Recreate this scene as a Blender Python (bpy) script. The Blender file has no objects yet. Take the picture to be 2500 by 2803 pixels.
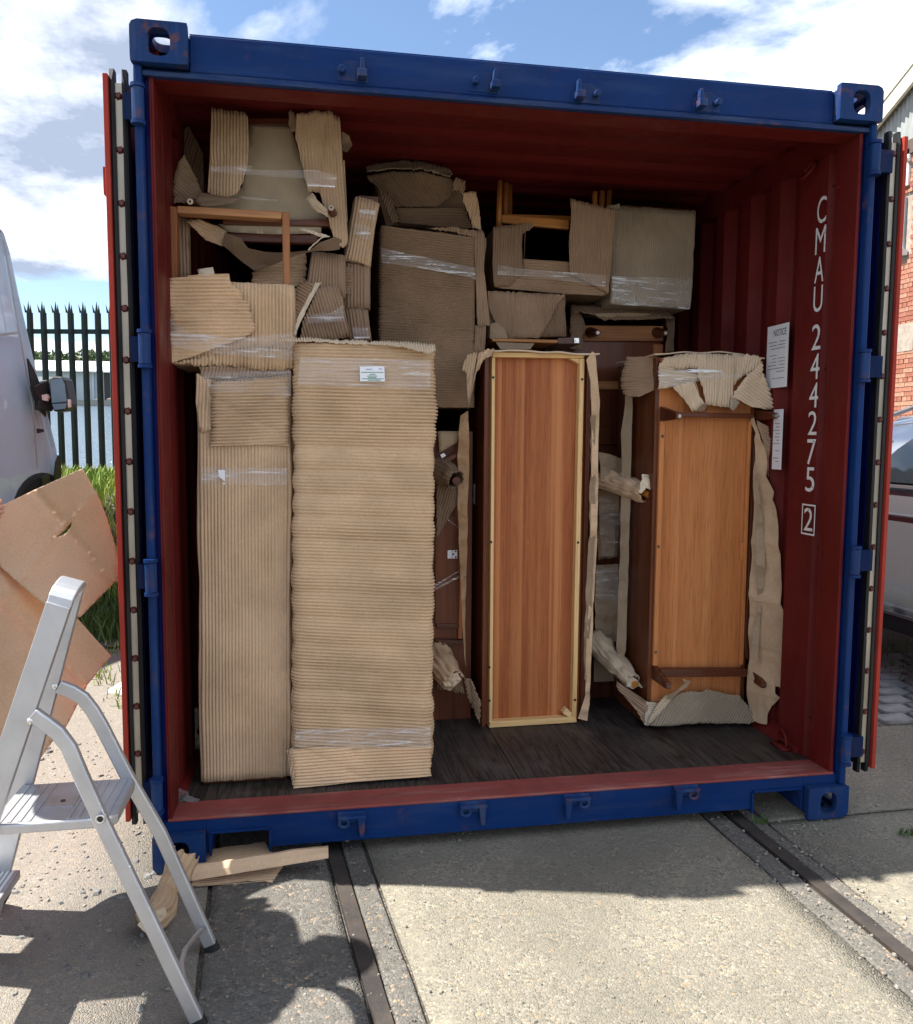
import bpy, bmesh, math, random
import numpy as np
from mathutils import Vector, Matrix
from mathutils.geometry import delaunay_2d_cdt

random.seed(7)
rng = np.random.default_rng(7)
PI = math.pi
scene = bpy.context.scene
col = scene.collection

# ------------------------------------------------------------------ camera
CAM = np.array([0.509, -2.637, 1.3791])
YAW, PITCH, ROLL, FPX, PW, PH = 0.1746, -0.0883, 0.0058, 2230.0, 2500.0, 2803.0
_f = np.array([math.sin(YAW)*math.cos(PITCH), math.cos(YAW)*math.cos(PITCH), math.sin(PITCH)])
_r0 = np.array([math.cos(YAW), -math.sin(YAW), 0.0])
_u0 = np.cross(_r0, _f)
_r = math.cos(ROLL)*_r0 + math.sin(ROLL)*_u0
_u = math.cos(ROLL)*_u0 - math.sin(ROLL)*_r0
cam = bpy.data.cameras.new('camera')
cam.sensor_fit = 'HORIZONTAL'; cam.sensor_width = 36.0; cam.lens = 36.0*FPX/PW
cam.clip_start = 0.05; cam.clip_end = 3000
camo = bpy.data.objects.new('camera', cam); col.objects.link(camo)
camo.matrix_world = Matrix(((_r[0], _u[0], -_f[0], CAM[0]), (_r[1], _u[1], -_f[1], CAM[1]), (_r[2], _u[2], -_f[2], CAM[2]), (0, 0, 0, 1)))
scene.camera = camo
scene.render.resolution_x, scene.render.resolution_y = 913, 1024

# ------------------------------------------------------------------ sun, sky, exposure
SUN = Vector((-1.65, 0.42, 2.59)).normalized()
sl = bpy.data.lights.new('sun', 'SUN'); sl.energy = 3.35; sl.angle = math.radians(0.6); sl.color = (1.0, 0.95, 0.87)
so = bpy.data.objects.new('sun', sl); col.objects.link(so)
so.rotation_euler = SUN.to_track_quat('Z', 'Y').to_euler(); so.location = (-6, 2, 9)
w = bpy.data.worlds.new('World'); scene.world = w; w.use_nodes = True
nt = w.node_tree; nt.nodes.clear()
def N_(t, nt, **k):
    n = nt.nodes.new(t)
    for a, b in k.items(): setattr(n, a, b)
    return n
out = N_('ShaderNodeOutputWorld', nt); bg = N_('ShaderNodeBackground', nt)
sky = N_('ShaderNodeTexSky', nt, sky_type='NISHITA', sun_disc=False)
sky.sun_elevation = math.asin(SUN.z); sky.sun_rotation = math.atan2(SUN.x, SUN.y)
sky.altitude = 10; sky.air_density = 1.0; sky.dust_density = 0.3; sky.ozone_density = 2.5
tc = N_('ShaderNodeTexCoord', nt)
sep = N_('ShaderNodeSeparateXYZ', nt)
nt.links.new(tc.outputs['Generated'], sep.inputs[0])
def M_(op, a, b=None, c=None, nt=nt):
    m = N_('ShaderNodeMath', nt, operation=op)
    for i, v in enumerate((a, b, c)):
        if v is None: continue
        if isinstance(v, (int, float)): m.inputs[i].default_value = v
        else: nt.links.new(v, m.inputs[i])
    return m.outputs[0]
SKYSEED = 9.7
zz = M_('ADD', M_('MAXIMUM', sep.outputs['Z'], 0.0), 0.22)
cx = M_('DIVIDE', sep.outputs['X'], zz); cy = M_('DIVIDE', sep.outputs['Y'], zz)
comb = N_('ShaderNodeCombineXYZ', nt)
nt.links.new(cx, comb.inputs[0]); nt.links.new(cy, comb.inputs[1])
comb.inputs[2].default_value = SKYSEED
n1 = N_('ShaderNodeTexNoise', nt); n1.inputs['Scale'].default_value = 1.25; n1.inputs['Detail'].default_value = 9; n1.inputs['Roughness'].default_value = 0.56; n1.inputs['Distortion'].default_value = 0.25
nt.links.new(comb.outputs[0], n1.inputs['Vector'])
rp = N_('ShaderNodeValToRGB', nt); rp.color_ramp.elements[0].position = 0.41; rp.color_ramp.elements[1].position = 0.50
nt.links.new(n1.outputs['Fac'], rp.inputs[0])
n2 = N_('ShaderNodeTexNoise', nt); n2.inputs['Scale'].default_value = 1.9; n2.inputs['Detail'].default_value = 7; n2.inputs['Roughness'].default_value = 0.6
va = N_('ShaderNodeVectorMath', nt, operation='ADD'); va.inputs[1].default_value = (4.1, 1.7, 9.0)
nt.links.new(comb.outputs[0], va.inputs[0]); nt.links.new(va.outputs[0], n2.inputs['Vector'])
rc = N_('ShaderNodeValToRGB', nt)
e = rc.color_ramp.elements; e[0].position = 0.38; e[0].color = (2.5, 2.95, 3.9, 1); e[1].position = 0.70; e[1].color = (12.5, 12.7, 13.2, 1)
nt.links.new(n2.outputs['Fac'], rc.inputs[0])
mix = N_('ShaderNodeMix', nt, data_type='RGBA')
nt.links.new(rp.outputs[0], mix.inputs['Factor'])
nt.links.new(sky.outputs[0], mix.inputs['A']); nt.links.new(rc.outputs[0], mix.inputs['B'])
nt.links.new(mix.outputs['Result'], bg.inputs[0]); bg.inputs[1].default_value = 0.05
nt.links.new(bg.outputs[0], out.inputs[0])
vs = scene.view_settings
vs.view_transform = 'Standard'; vs.look = 'None'; vs.exposure = 2.05; vs.gamma = 1.0
try: vs.use_curve_mapping = False
except Exception: pass

# ------------------------------------------------------------------ pixel helpers (photo pixels -> points on real planes)
def ray(p): return _f + (p[0]-PW/2)/FPX*_r - (p[1]-PH/2)/FPX*_u
def atY(p, Y): d = ray(p); return CAM + d*(Y-CAM[1])/d[1]
def atZ(p, Z): d = ray(p); return CAM + d*(Z-CAM[2])/d[2]
def atX(p, X): d = ray(p); return CAM + d*(X-CAM[0])/d[0]
def atD(p, D): return CAM + ray(p)*D
def atP(p, o, n): d = ray(p); return CAM + d*(np.dot(np.array(o)-CAM, n)/np.dot(d, n))
def zm(x0, y0, s): return lambda x, y: (x0+x/s, y0+y/s)
A = zm(250, 0, 2.14118); B = zm(950, 50, 2.2675); C = zm(1650, 150, 2.14118); D = zm(400, 650, 2.14118)
E = zm(1150, 850, 2.5517); F = zm(1600, 900, 2.0222); G = zm(0, 550, 2.041); H = zm(0, 1250, 2.7217)
I = zm(0, 1950, 2.3929); J = zm(400, 1400, 2.0412); K = zm(1150, 1600, 1.456); L = zm(600, 2150, .9579)
M = zm(2200, 200, 1.8555); N = zm(2150, 1050, 1.8555); d = zm(0, 0, 1/1.373626); O = zm(2000, 1700, 3.402)
Q = zm(340, 1900, 3.927); P = zm(450, 280, 3.0019); R = zm(2350, 1000, 1.8555); S = zm(1180, 1180, 2.616); T = zm(1600, 1180, 2.616)
U = zm(2250, 180, 3.925)

# ------------------------------------------------------------------ objects
WL = {}
def thing(name, label, cat, loc=(0, 0, 0), group=None, kind=None):
    o = bpy.data.objects.new(name, None); col.objects.link(o); o.location = loc
    o.empty_display_size = 0.1
    o['label'] = label; o['category'] = cat
    if group: o['group'] = group
    WL[o.name] = np.array(loc, float)
    return o
def mk(name, V, Fc, mat, parent=None, smooth=False, label=None, cat=None, group=None, kind=None, bevel=0, solid=0, origin=None):
    V = np.array(V, float)
    if parent is not None: org = WL[parent.name]
    elif origin is not None: org = np.array(origin, float)
    else: org = np.array([(V[:, 0].min()+V[:, 0].max())/2, (V[:, 1].min()+V[:, 1].max())/2, V[:, 2].min()])
    me = bpy.data.meshes.new(name)
    me.from_pydata([tuple(v) for v in (V-org)], [], [tuple(int(i) for i in f) for f in Fc])
    me.validate(); me.update()
    if isinstance(mat, (list, tuple)):
        for m in mat: me.materials.append(m)
    else: me.materials.append(mat)
    if smooth: me.polygons.foreach_set('use_smooth', [True]*len(me.polygons))
    o = bpy.data.objects.new(name, me); col.objects.link(o)
    if parent is not None: o.parent = parent
    else: o.location = org
    WL[o.name] = org
    if bevel:
        b = o.modifiers.new('bevel', 'BEVEL'); b.width = bevel; b.segments = 2; b.limit_method = 'ANGLE'; b.angle_limit = math.radians(40)
    if solid:
        s = o.modifiers.new('thick', 'SOLIDIFY'); s.thickness = abs(solid); s.offset = -1 if solid > 0 else 1
    if label: o['label'] = label
    if cat: o['category'] = cat
    if group: o['group'] = group
    if kind: o['kind'] = kind
    return o
def copyobj(o, delta=(0, 0, 0)):
    c = o.copy(); col.objects.link(c)
    c.location = Vector(o.location)+Vector(delta)
    WL[c.name] = WL[o.name]
    return c
class MB:
    """collects shapes into one mesh"""
    def __init__(s): s.V = []; s.F = []; s.mi = []
    def add(s, V, Fc):
        n = len(s.V); s.V += [tuple(v) for v in V]; s.F += [tuple(i+n for i in f) for f in Fc]; return s
    def box(s, x0, x1, y0, y1, z0, z1):
        return s.hexa([(x0, y0, z0), (x1, y0, z0), (x1, y0, z1), (x0, y0, z1)], [(x0, y1, z0), (x1, y1, z0), (x1, y1, z1), (x0, y1, z1)])
    def hexa(s, a, b):
        return s.add(list(a)+list(b), [(0, 1, 2, 3), (7, 6, 5, 4), (1, 0, 4, 5), (2, 1, 5, 6), (3, 2, 6, 7), (0, 3, 7, 4)])
    def pxbox(s, quad, Y, depth):
        a = [atY(p, Y) for p in quad] if not callable(Y) else [atY(p, Y(p)) for p in quad]
        b = [v+np.array([0, depth, 0]) for v in a]
        return s.hexa([a[3], a[2], a[1], a[0]], [b[3], b[2], b[1], b[0]])
    def bar(s, p, q, wd, th, up=(0, 0, 1)):
        p = np.array(p, float); q = np.array(q, float); t = q-p; t /= np.linalg.norm(t)
        a = np.cross(t, np.array(up, float)); a /= np.linalg.norm(a); b = np.cross(a, t)
        r = [(-1, -1), (1, -1), (1, 1), (-1, 1)]
        return s.hexa([p+a*i*wd/2+b*j*th/2 for i, j in r], [q+a*i*wd/2+b*j*th/2 for i, j in r])
    def tube(s, pts, rad, n=10, cap=True, flat=1.0, up=None):
        pts = [np.array(p, float) for p in pts]; m = len(pts)
        rad = [rad]*m if isinstance(rad, (int, float)) else rad
        V = []; pa = None
        for i, p in enumerate(pts):
            t = pts[min(i+1, m-1)]-pts[max(i-1, 0)]; t /= np.linalg.norm(t)
            if up is not None: a = np.cross(t, np.array(up, float))
            elif pa is None: a = np.cross(t, (0, 0, 1)) if abs(t[2]) < .9 else np.cross(t, (0, 1, 0))
            else: a = pa-t*np.dot(pa, t)
            a /= np.linalg.norm(a); pa = a; b = np.cross(a, t)
            for k in range(n):
                an = 2*PI*k/n; V.append(p+rad[i]*(math.cos(an)*a*flat+math.sin(an)*b))
        Fc = [(i*n+k, i*n+(k+1) % n, (i+1)*n+(k+1) % n, (i+1)*n+k) for i in range(m-1) for k in range(n)]
        if cap: Fc += [tuple(range(n-1, -1, -1)), tuple((m-1)*n+k for k in range(n))]
        return s.add(V, Fc)
    def prism(s, poly, vec):
        n = len(poly); V = [np.array(p, float) for p in poly]; V += [v+np.array(vec, float) for v in V]
        return s.add(V, [tuple(range(n)), tuple(range(2*n-1, n-1, -1))]+[(i, i+n, (i+1) % n+n, (i+1) % n) for i in range(n)])
    def ico(s, c, r, sub=1, sc=(1, 1, 1)):
        bm = bmesh.new(); bmesh.ops.create_icosphere(bm, subdivisions=sub, radius=1)
        V = [(c[0]+v.co.x*r*sc[0], c[1]+v.co.y*r*sc[1], c[2]+v.co.z*r*sc[2]) for v in bm.verts]
        Fc = [tuple(v.index for v in f.verts) for f in bm.faces]; bm.free(); return s.add(V, Fc)
    def done(s, name, mat, parent=None, **k): return mk(name, s.V, s.F, mat, parent, **k)

# smooth value noise
_tab = rng.random((64, 64))
def vn(x, y, seed=0):
    x = np.asarray(x, float)+seed*7.31; y = np.asarray(y, float)+seed*3.77
    xi = np.floor(x).astype(int); yi = np.floor(y).astype(int); fx = x-xi; fy = y-yi
    fx = fx*fx*(3-2*fx); fy = fy*fy*(3-2*fy)
    g = lambda a, b: _tab[a % 64, b % 64]
    return (g(xi, yi)*(1-fx)+g(xi+1, yi)*fx)*(1-fy)+(g(xi, yi+1)*(1-fx)+g(xi+1, yi+1)*fx)*fy-.5

_seed = [0]
def flute(x): return 1.75*np.abs(np.cos(PI*x))**0.55
def basis(n, ang):
    n = np.array(n, float); n /= np.linalg.norm(n)
    h = np.cross(n, (0, 0, 1.0)); h = -h if np.dot(h, _r) < 0 else h; h /= np.linalg.norm(h)
    v = np.cross(h, n); v = -v if v[2] < 0 else v
    a = math.radians(ang); return h*math.cos(a)+v*math.sin(a), -h*math.sin(a)+v*math.cos(a), n
def fsheet(name, poly, Y, ang, mat, parent=None, pitch=.0112, amp=.0032, tear=.003, bulge=.004, wave=.14, n=(0, -1, 0), bend=None, th=.0025, seed=None, o=None, **k):
    """a sheet of corrugated cardboard whose flutes are real ridges. poly = outline (photo pixels), laid on the plane y=Y (or through o) with normal n"""
    if seed is None: _seed[0] += 1; seed = _seed[0]
    nn = np.array(n, float); nn /= np.linalg.norm(nn)
    if o is None: o = atY(poly[0], Y)
    pts = [atP(p, o, nn) for p in poly]
    e1, e2, nn = basis(nn, ang)
    O0 = np.mean(pts, 0)
    q = np.array([[np.dot(p-O0, e1), np.dot(p-O0, e2)] for p in pts])
    b0, b1 = q[:, 1].min(), q[:, 1].max(); a_0, a_1 = q[:, 0].min(), q[:, 0].max()
    step = pitch/6; m = max(4, int((b1-b0)/step)); bs = np.linspace(b0+1e-5, b1-1e-5, m)
    rr_ = random.Random(seed*13+1); crs = []
    for _ in range(3):
        an_ = rr_.random()*PI; crs.append((math.cos(an_), math.sin(an_), rr_.uniform(.7*b0+.3*b1, .3*b0+.7*b1), rr_.uniform(.002, .006)))
    rows = []; V = []; Fc = []
    segn = max(3, int((a_1-a_0)/.022))
    nq = len(q)
    for b in bs:
        xs = []
        for i in range(nq):
            (x0, y0), (x1, y1) = q[i], q[(i+1) % nq]
            if (y0 <= b) != (y1 <= b): xs.append(x0+(x1-x0)*(b-y0)/(y1-y0))
        xs.sort(); row = []
        for i in range(0, len(xs)-1, 2):
            l = xs[i]+tear*2*float(vn(b*90, 1.3, seed)+.5*vn(b*260, 4.3, seed)); r = xs[i+1]+tear*2*float(vn(b*90, 9.1, seed)+.5*vn(b*260, 2.3, seed))
            a = np.linspace(l, max(r, l+.001), segn+1)
            ph = b/pitch+wave*2*vn(a*9, b*14, seed)
            am = amp*np.clip(1.05+1.5*vn(a*7+5, b*10, seed), .25, 1.5)
            h = am*flute(ph)+bulge*2*vn(a*5, b*5+3, seed)+bulge*.6*vn(a*16, b*16+3, seed)
            for (ca, sa, cd, dp) in crs: h = h-dp*np.exp(-((a*ca+b*sa-cd)/.005)**2)
            X = O0+np.outer(a, e1)+np.outer(np.full_like(a, b)+.0008*vn(a*20, b*20, seed), e2)
            if bend is not None:
                uu = (a-a_0)/(a_1-a_0); vv = np.full_like(a, (b-b0)/(b1-b0)); h = h+bend(uu, vv)
            X = X+np.outer(h, nn); row.append(len(V)); V.extend(X)
        rows.append(row)
    for i in range(len(rows)-1):
        for s0, s1 in zip(rows[i], rows[i+1]):
            for j in range(segn): Fc.append((s0+j, s0+j+1, s1+j+1, s1+j))
    # make faces look along +nn
    if np.dot(np.cross(e1, e2), nn) < 0: Fc = [f[::-1] for f in Fc]
    return mk(name, V, Fc, mat, parent, smooth=True, solid=th, **k)
def fbox(name, quad, Y, depth, dirn, mat, parent=None, pitch=.0112, amp=.0032, bulge=.004, wave=.12, tear=.002, rad=.012, seed=None, band=0, yaw=0, slant=0, **k):
    """a cardboard-wrapped block: flutes run round it (h) or up it (v). quad TL,TR,BR,BL in photo pixels on y=Y"""
    if seed is None: _seed[0] += 1; seed = _seed[0]
    TL, TR, BR, BL = [atY(p, Y) for p in quad]
    def prof(Lp, Rp):
        wdt = Rp[0]-Lp[0]; s = []
        dd = depth; c = rad
        pts = [((Lp[0], Lp[1]+dd), (-1, 0)), ((Lp[0], Lp[1]+c), (-1, 0)), ((Lp[0]+.3*c, Lp[1]+.3*c), (-.7, -.7)), ((Lp[0]+c, Lp[1]), (0, -1)),
               ((Rp[0]-c, Rp[1]), (0, -1)), ((Rp[0]-.3*c, Rp[1]+.3*c), (.7, -.7)), ((Rp[0], Rp[1]+c), (1, 0)), ((Rp[0], Rp[1]+dd), (1, 0))]
        return pts
    wd = TR[0]-TL[0]; ht = TL[2]-BL[2]
    step = .024 if dirn == 'h' else pitch/6
    # parameter list along the loop: (segment, t)
    par = []
    base = prof(BL, BR)
    arc = 0; arcs = []
    for i in range(len(base)-1):
        p0 = np.array(base[i][0]); p1 = np.array(base[i+1][0]); ln = np.linalg.norm(p1-p0); nseg = max(1, int(round(ln/(step if (3 <= i <= 3 or dirn == 'v') else .03))))
        if dirn == 'v' and i in (0, 6): nseg = max(1, int(min(ln, .15)/step)+2)
        for j in range(nseg): par.append((i, j/nseg)); arcs.append(arc+ln*j/nseg)
        arc += ln
    par.append((len(base)-2, 1.0)); arcs.append(arc)
    nr = int(ht/(pitch/6)) if dirn == 'h' else max(4, int(ht/.03))
    V = []; nc = len(par); arcs = np.array(arcs)
    for r in range(nr+1):
        t = r/nr; Lp = BL+(TL-BL)*t; Rp = BR+(TR-BR)*t; pr = prof(Lp, Rp)
        for c, (i, u) in enumerate(par):
            p = np.array(pr[i][0])*(1-u)+np.array(pr[i+1][0])*u
            nv = np.array(pr[i][1])*(1-u)+np.array(pr[i+1][1])*u; nv /= np.linalg.norm(nv)+1e-9
            fx = min(max((p[0]-Lp[0])/(Rp[0]-Lp[0]), 0), 1); z = Lp[2]*(1-fx)+Rp[2]*fx
            s = arcs[c]; hh = ht*t
            V.append((p[0], p[1], z, nv[0], nv[1], s, hh))
    V = np.array(V); s = V[:, 5]; hh = V[:, 6]
    if dirn == 'h': ph = hh/pitch+wave*2*vn(s*7, hh*12, seed)
    else: ph = s/pitch+wave*2*vn(hh*6, s*14, seed)
    mod = np.clip(.95+1.8*vn(hh*11, 2.2, seed), .22, 1.6) if band else 1.0
    h = mod*amp*np.clip(1.05+1.1*vn(s*6, hh*6, seed), .3, 1.5)*flute(ph)+bulge*2*vn(s*5, hh*5+9, seed)+bulge*vn(s*13, hh*13+9, seed)
    rr_ = random.Random(seed*17+3)
    for _ in range(5):
        an_ = rr_.random()*PI; h = h-rr_.uniform(.002, .005)*np.exp(-(((s-rr_.uniform(0, arc))*math.cos(an_)+(hh-rr_.uniform(0, ht))*math.sin(an_))/.006)**2)
    if band: h = h+band*np.abs(np.sin(hh*PI/.085+1.2*vn(hh*5, 3.3, seed)*2))*(1+vn(s*3, hh*8, seed))
    X = V[:, :3].copy(); X[:, 0] += V[:, 3]*h; X[:, 1] += V[:, 4]*h
    edge = (hh < 1e-6) | (hh > ht-1e-6)
    X[edge, 2] += tear*2*vn(s[edge]*80, 1.7, seed)+tear*2*vn(s[edge]*9, 1.7, seed)
    Fc = [(r*nc+c, r*nc+c+1, (r+1)*nc+c+1, (r+1)*nc+c) for r in range(nr) for c in range(nc-1)]
    Fc += [tuple(nr*nc+c for c in range(nc)), tuple(c for c in range(nc-1, -1, -1)), ]
    Fc += [tuple([r*nc for r in range(nr, -1, -1)]+[r*nc+nc-1 for r in range(nr+1)])]
    o = mk(name, X, Fc, mat, parent, smooth=False, **k)
    sm = np.array([len(f) == 4 for f in Fc][:len(o.data.polygons)])
    o.data.polygons.foreach_set('use_smooth', sm)
    return o
def paper(name, poly, o, n, mat, parent=None, step=.02, wr=.006, fr=7, holes=(), bend=None, th=.0012, seed=None, fine=1.0, **k):
    """a crumpled paper sheet: outline in photo pixels on the plane through o with normal n"""
    if seed is None: _seed[0] += 1; seed = _seed[0]
    e1, e2, nn = basis(n, 0)
    loops = [[atP(p, o, nn) for p in lp] for lp in [poly]+list(holes)]
    O0 = np.mean(loops[0], 0)
    V2 = []; Ed = []
    for lp in loops:
        q = [np.array([np.dot(p-O0, e1), np.dot(p-O0, e2)]) for p in lp]; st = len(V2)
        for i in range(len(q)):
            a, b = q[i], q[(i+1) % len(q)]; m = max(1, int(np.linalg.norm(b-a)/step))
            for j in range(m): V2.append(tuple(a+(b-a)*j/m))
        cnt = len(V2)-st; Ed += [(st+i, st+(i+1) % cnt) for i in range(cnt)]
    arr = np.array(V2); lo, hi = arr.min(0), arr.max(0)
    for x in np.arange(lo[0], hi[0], step):
        for y in np.arange(lo[1], hi[1], step): V2.append((x+step*.3*(random.random()-.5), y+step*.3*(random.random()-.5)))
    r = delaunay_2d_cdt([Vector(v) for v in V2], Ed, [], 2, 1e-6)
    vs = np.array([[v.x, v.y] for v in r[0]]); tris = [list(f) for f in r[2]]
    def inside(pt, lp2):
        c = False; j = len(lp2)-1
        for i in range(len(lp2)):
            if (lp2[i][1] > pt[1]) != (lp2[j][1] > pt[1]) and pt[0] < (lp2[j][0]-lp2[i][0])*(pt[1]-lp2[i][1])/(lp2[j][1]-lp2[i][1])+lp2[i][0]: c = not c
            j = i
        return c
    L2 = [[(np.dot(p-O0, e1), np.dot(p-O0, e2)) for p in lp] for lp in loops]
    keep = []
    for f in tris:
        cpt = vs[f].mean(0)
        if inside(cpt, L2[0]) and not any(inside(cpt, h) for h in L2[1:]): keep.append(f)
    x, y = vs[:, 0], vs[:, 1]
    h = wr*2*vn(x*fr, y*fr, seed)+wr*(1-4*np.abs(vn(x*fr*.8+3, y*fr*1.3, seed+5)))+fine*(wr*.9*np.abs(vn(x*fr*3, y*fr*3, seed))+wr*.5*np.abs(vn(x*fr*6.5, y*fr*5, seed+2)))
    if bend is not None: h = h+bend((x-lo[0])/(hi[0]-lo[0]), (y-lo[1])/(hi[1]-lo[1]))
    X = O0+np.outer(x, e1)+np.outer(y, e2)+np.outer(h, nn)
    if len(keep):
        f = keep[0]; nrm = np.cross(X[f[1]]-X[f[0]], X[f[2]]-X[f[0]])
        if np.dot(nrm, nn) < 0: keep = [g[::-1] for g in keep]
    return mk(name, X, keep, mat, parent, smooth=wr < .0075, solid=th, **k)
def ptube(name, pts, rad, mat, parent, ridges=14, dep=.12, seed=1, frill=0, n=42, **k):
    """a rod wrapped in corrugated cardboard: a ridged sleeve"""
    pts = [np.array(p, float) for p in pts]; m = max(8, int(sum(np.linalg.norm(b-a) for a, b in zip(pts, pts[1:]))/.012))
    tt = np.linspace(0, len(pts)-1, m); V = []
    for i, t in enumerate(tt):
        j = min(int(t), len(pts)-2); u = t-j; p = pts[j]*(1-u)+pts[j+1]*u; ax = pts[j+1]-pts[j]; ax /= np.linalg.norm(ax)
        rr = rad[j]*(1-u)+rad[j+1]*u if isinstance(rad, (list, tuple)) else rad
        a = np.cross(ax, (0, 0, 1) if abs(ax[2]) < .9 else (0, 1, 0)); a /= np.linalg.norm(a); b = np.cross(a, ax)
        for q in range(n):
            an = 2*PI*q/n+.35*float(vn(i*.25, 2, seed)); rd = rr*(1-dep+2*dep*abs(math.cos(an*ridges/2))+.5*float(vn(q*.35, i*.3, seed)))
            e = ax*frill*float(vn(q*.5, 3, seed)) if i == m-1 else 0
            V.append(p+rd*(math.cos(an)*a+math.sin(an)*b)+e)
    Fc = [(i*n+q, i*n+(q+1) % n, (i+1)*n+(q+1) % n, (i+1)*n+q) for i in range(m-1) for q in range(n)]
    return mk(name, V, Fc, mat, parent, smooth=True, solid=.002, **k)

# ------------------------------------------------------------------ materials
def newmat(name):
    m = bpy.data.materials.new(name); m.use_nodes = True; nt = m.node_tree; nt.nodes.clear()
    o = N_('ShaderNodeOutputMaterial', nt); b = N_('ShaderNodeBsdfPrincipled', nt)
    nt.links.new(b.outputs[0], o.inputs[0]); return m, nt, b, o
def coords(nt, sc=(1, 1, 1), rot=(0, 0, 0)):
    t = N_('ShaderNodeTexCoord', nt); mp = N_('ShaderNodeMapping', nt); mp.inputs['Scale'].default_value = sc; mp.inputs['Rotation'].default_value = rot
    nt.links.new(t.outputs['Object'], mp.inputs[0]); return mp.outputs[0]
def noise(nt, vec, scale, detail=4, rough=.55, dist=0):
    n = N_('ShaderNodeTexNoise', nt); n.inputs['Scale'].default_value = scale; n.inputs['Detail'].default_value = detail; n.inputs['Roughness'].default_value = rough; n.inputs['Distortion'].default_value = dist
    nt.links.new(vec, n.inputs['Vector']); return n.outputs['Fac']
def ramp(nt, fac, stops):
    r = N_('ShaderNodeValToRGB', nt); el = r.color_ramp.elements
    while len(el) < len(stops): el.new(.5)
    for e, (p, c) in zip(el, stops):
        e.position = p; e.color = (c, c, c, 1) if isinstance(c, (int, float)) else (*c, 1)
    nt.links.new(fac, r.inputs[0]); return r.outputs[0]
def mixc(nt, fac, a, b, mode='MIX'):
    m = N_('ShaderNodeMix', nt, data_type='RGBA', blend_type=mode)
    for s, v in (('Factor', fac), ('A', a), ('B', b)):
        if isinstance(v, (int, float)): m.inputs[s].default_value = v
        elif isinstance(v, tuple): m.inputs[s].default_value = (*v, 1)
        else: nt.links.new(v, m.inputs[s])
    return m.outputs['Result']
def bump(nt, b, h, strength=.3, dist=.01):
    n = N_('ShaderNodeBump', nt); n.inputs['Strength'].default_value = strength; n.inputs['Distance'].default_value = dist
    nt.links.new(h, n.inputs['Height']); nt.links.new(n.outputs[0], b.inputs['Normal'])
def plain(name, c, rough=.6, metal=0, var=.25, scale=12, bmp=0, bscale=80, spec=.5, c2=None, sc=(1, 1, 1), coat=0):
    m, nt, b, o = newmat(name); v = coords(nt, sc)
    c2 = c2 or tuple(x*(1-var) for x in c)
    nt.links.new(mixc(nt, ramp(nt, noise(nt, v, scale, 5), [(.35, 0), (.65, 1)]), c, c2), b.inputs['Base Color'])
    b.inputs['Roughness'].default_value = rough; b.inputs['Metallic'].default_value = metal; b.inputs['Specular IOR Level'].default_value = spec
    if coat: b.inputs['Coat Weight'].default_value = coat; b.inputs['Coat Roughness'].default_value = .05
    if bmp: bump(nt, b, noise(nt, v, bscale, 5), bmp, .004)
    return m
def card(name, c, sheen=0):
    m, nt, b, o = newmat(name); v = coords(nt)
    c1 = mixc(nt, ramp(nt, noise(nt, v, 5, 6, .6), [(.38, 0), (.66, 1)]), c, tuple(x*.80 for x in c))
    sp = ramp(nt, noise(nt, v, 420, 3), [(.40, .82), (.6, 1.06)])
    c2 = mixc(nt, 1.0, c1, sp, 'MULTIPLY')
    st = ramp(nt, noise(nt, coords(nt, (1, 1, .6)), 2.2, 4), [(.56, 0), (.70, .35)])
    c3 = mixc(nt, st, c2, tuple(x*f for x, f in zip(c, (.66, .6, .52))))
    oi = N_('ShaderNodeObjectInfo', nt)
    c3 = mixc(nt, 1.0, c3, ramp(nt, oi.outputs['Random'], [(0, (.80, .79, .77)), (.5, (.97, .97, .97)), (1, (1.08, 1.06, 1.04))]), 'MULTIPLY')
    nt.links.new(c3, b.inputs['Base Color']); b.inputs['Roughness'].default_value = .86; b.inputs['Specular IOR Level'].default_value = .25
    bump(nt, b, noise(nt, v, 180, 5), .22, .0025)
    return m
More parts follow.
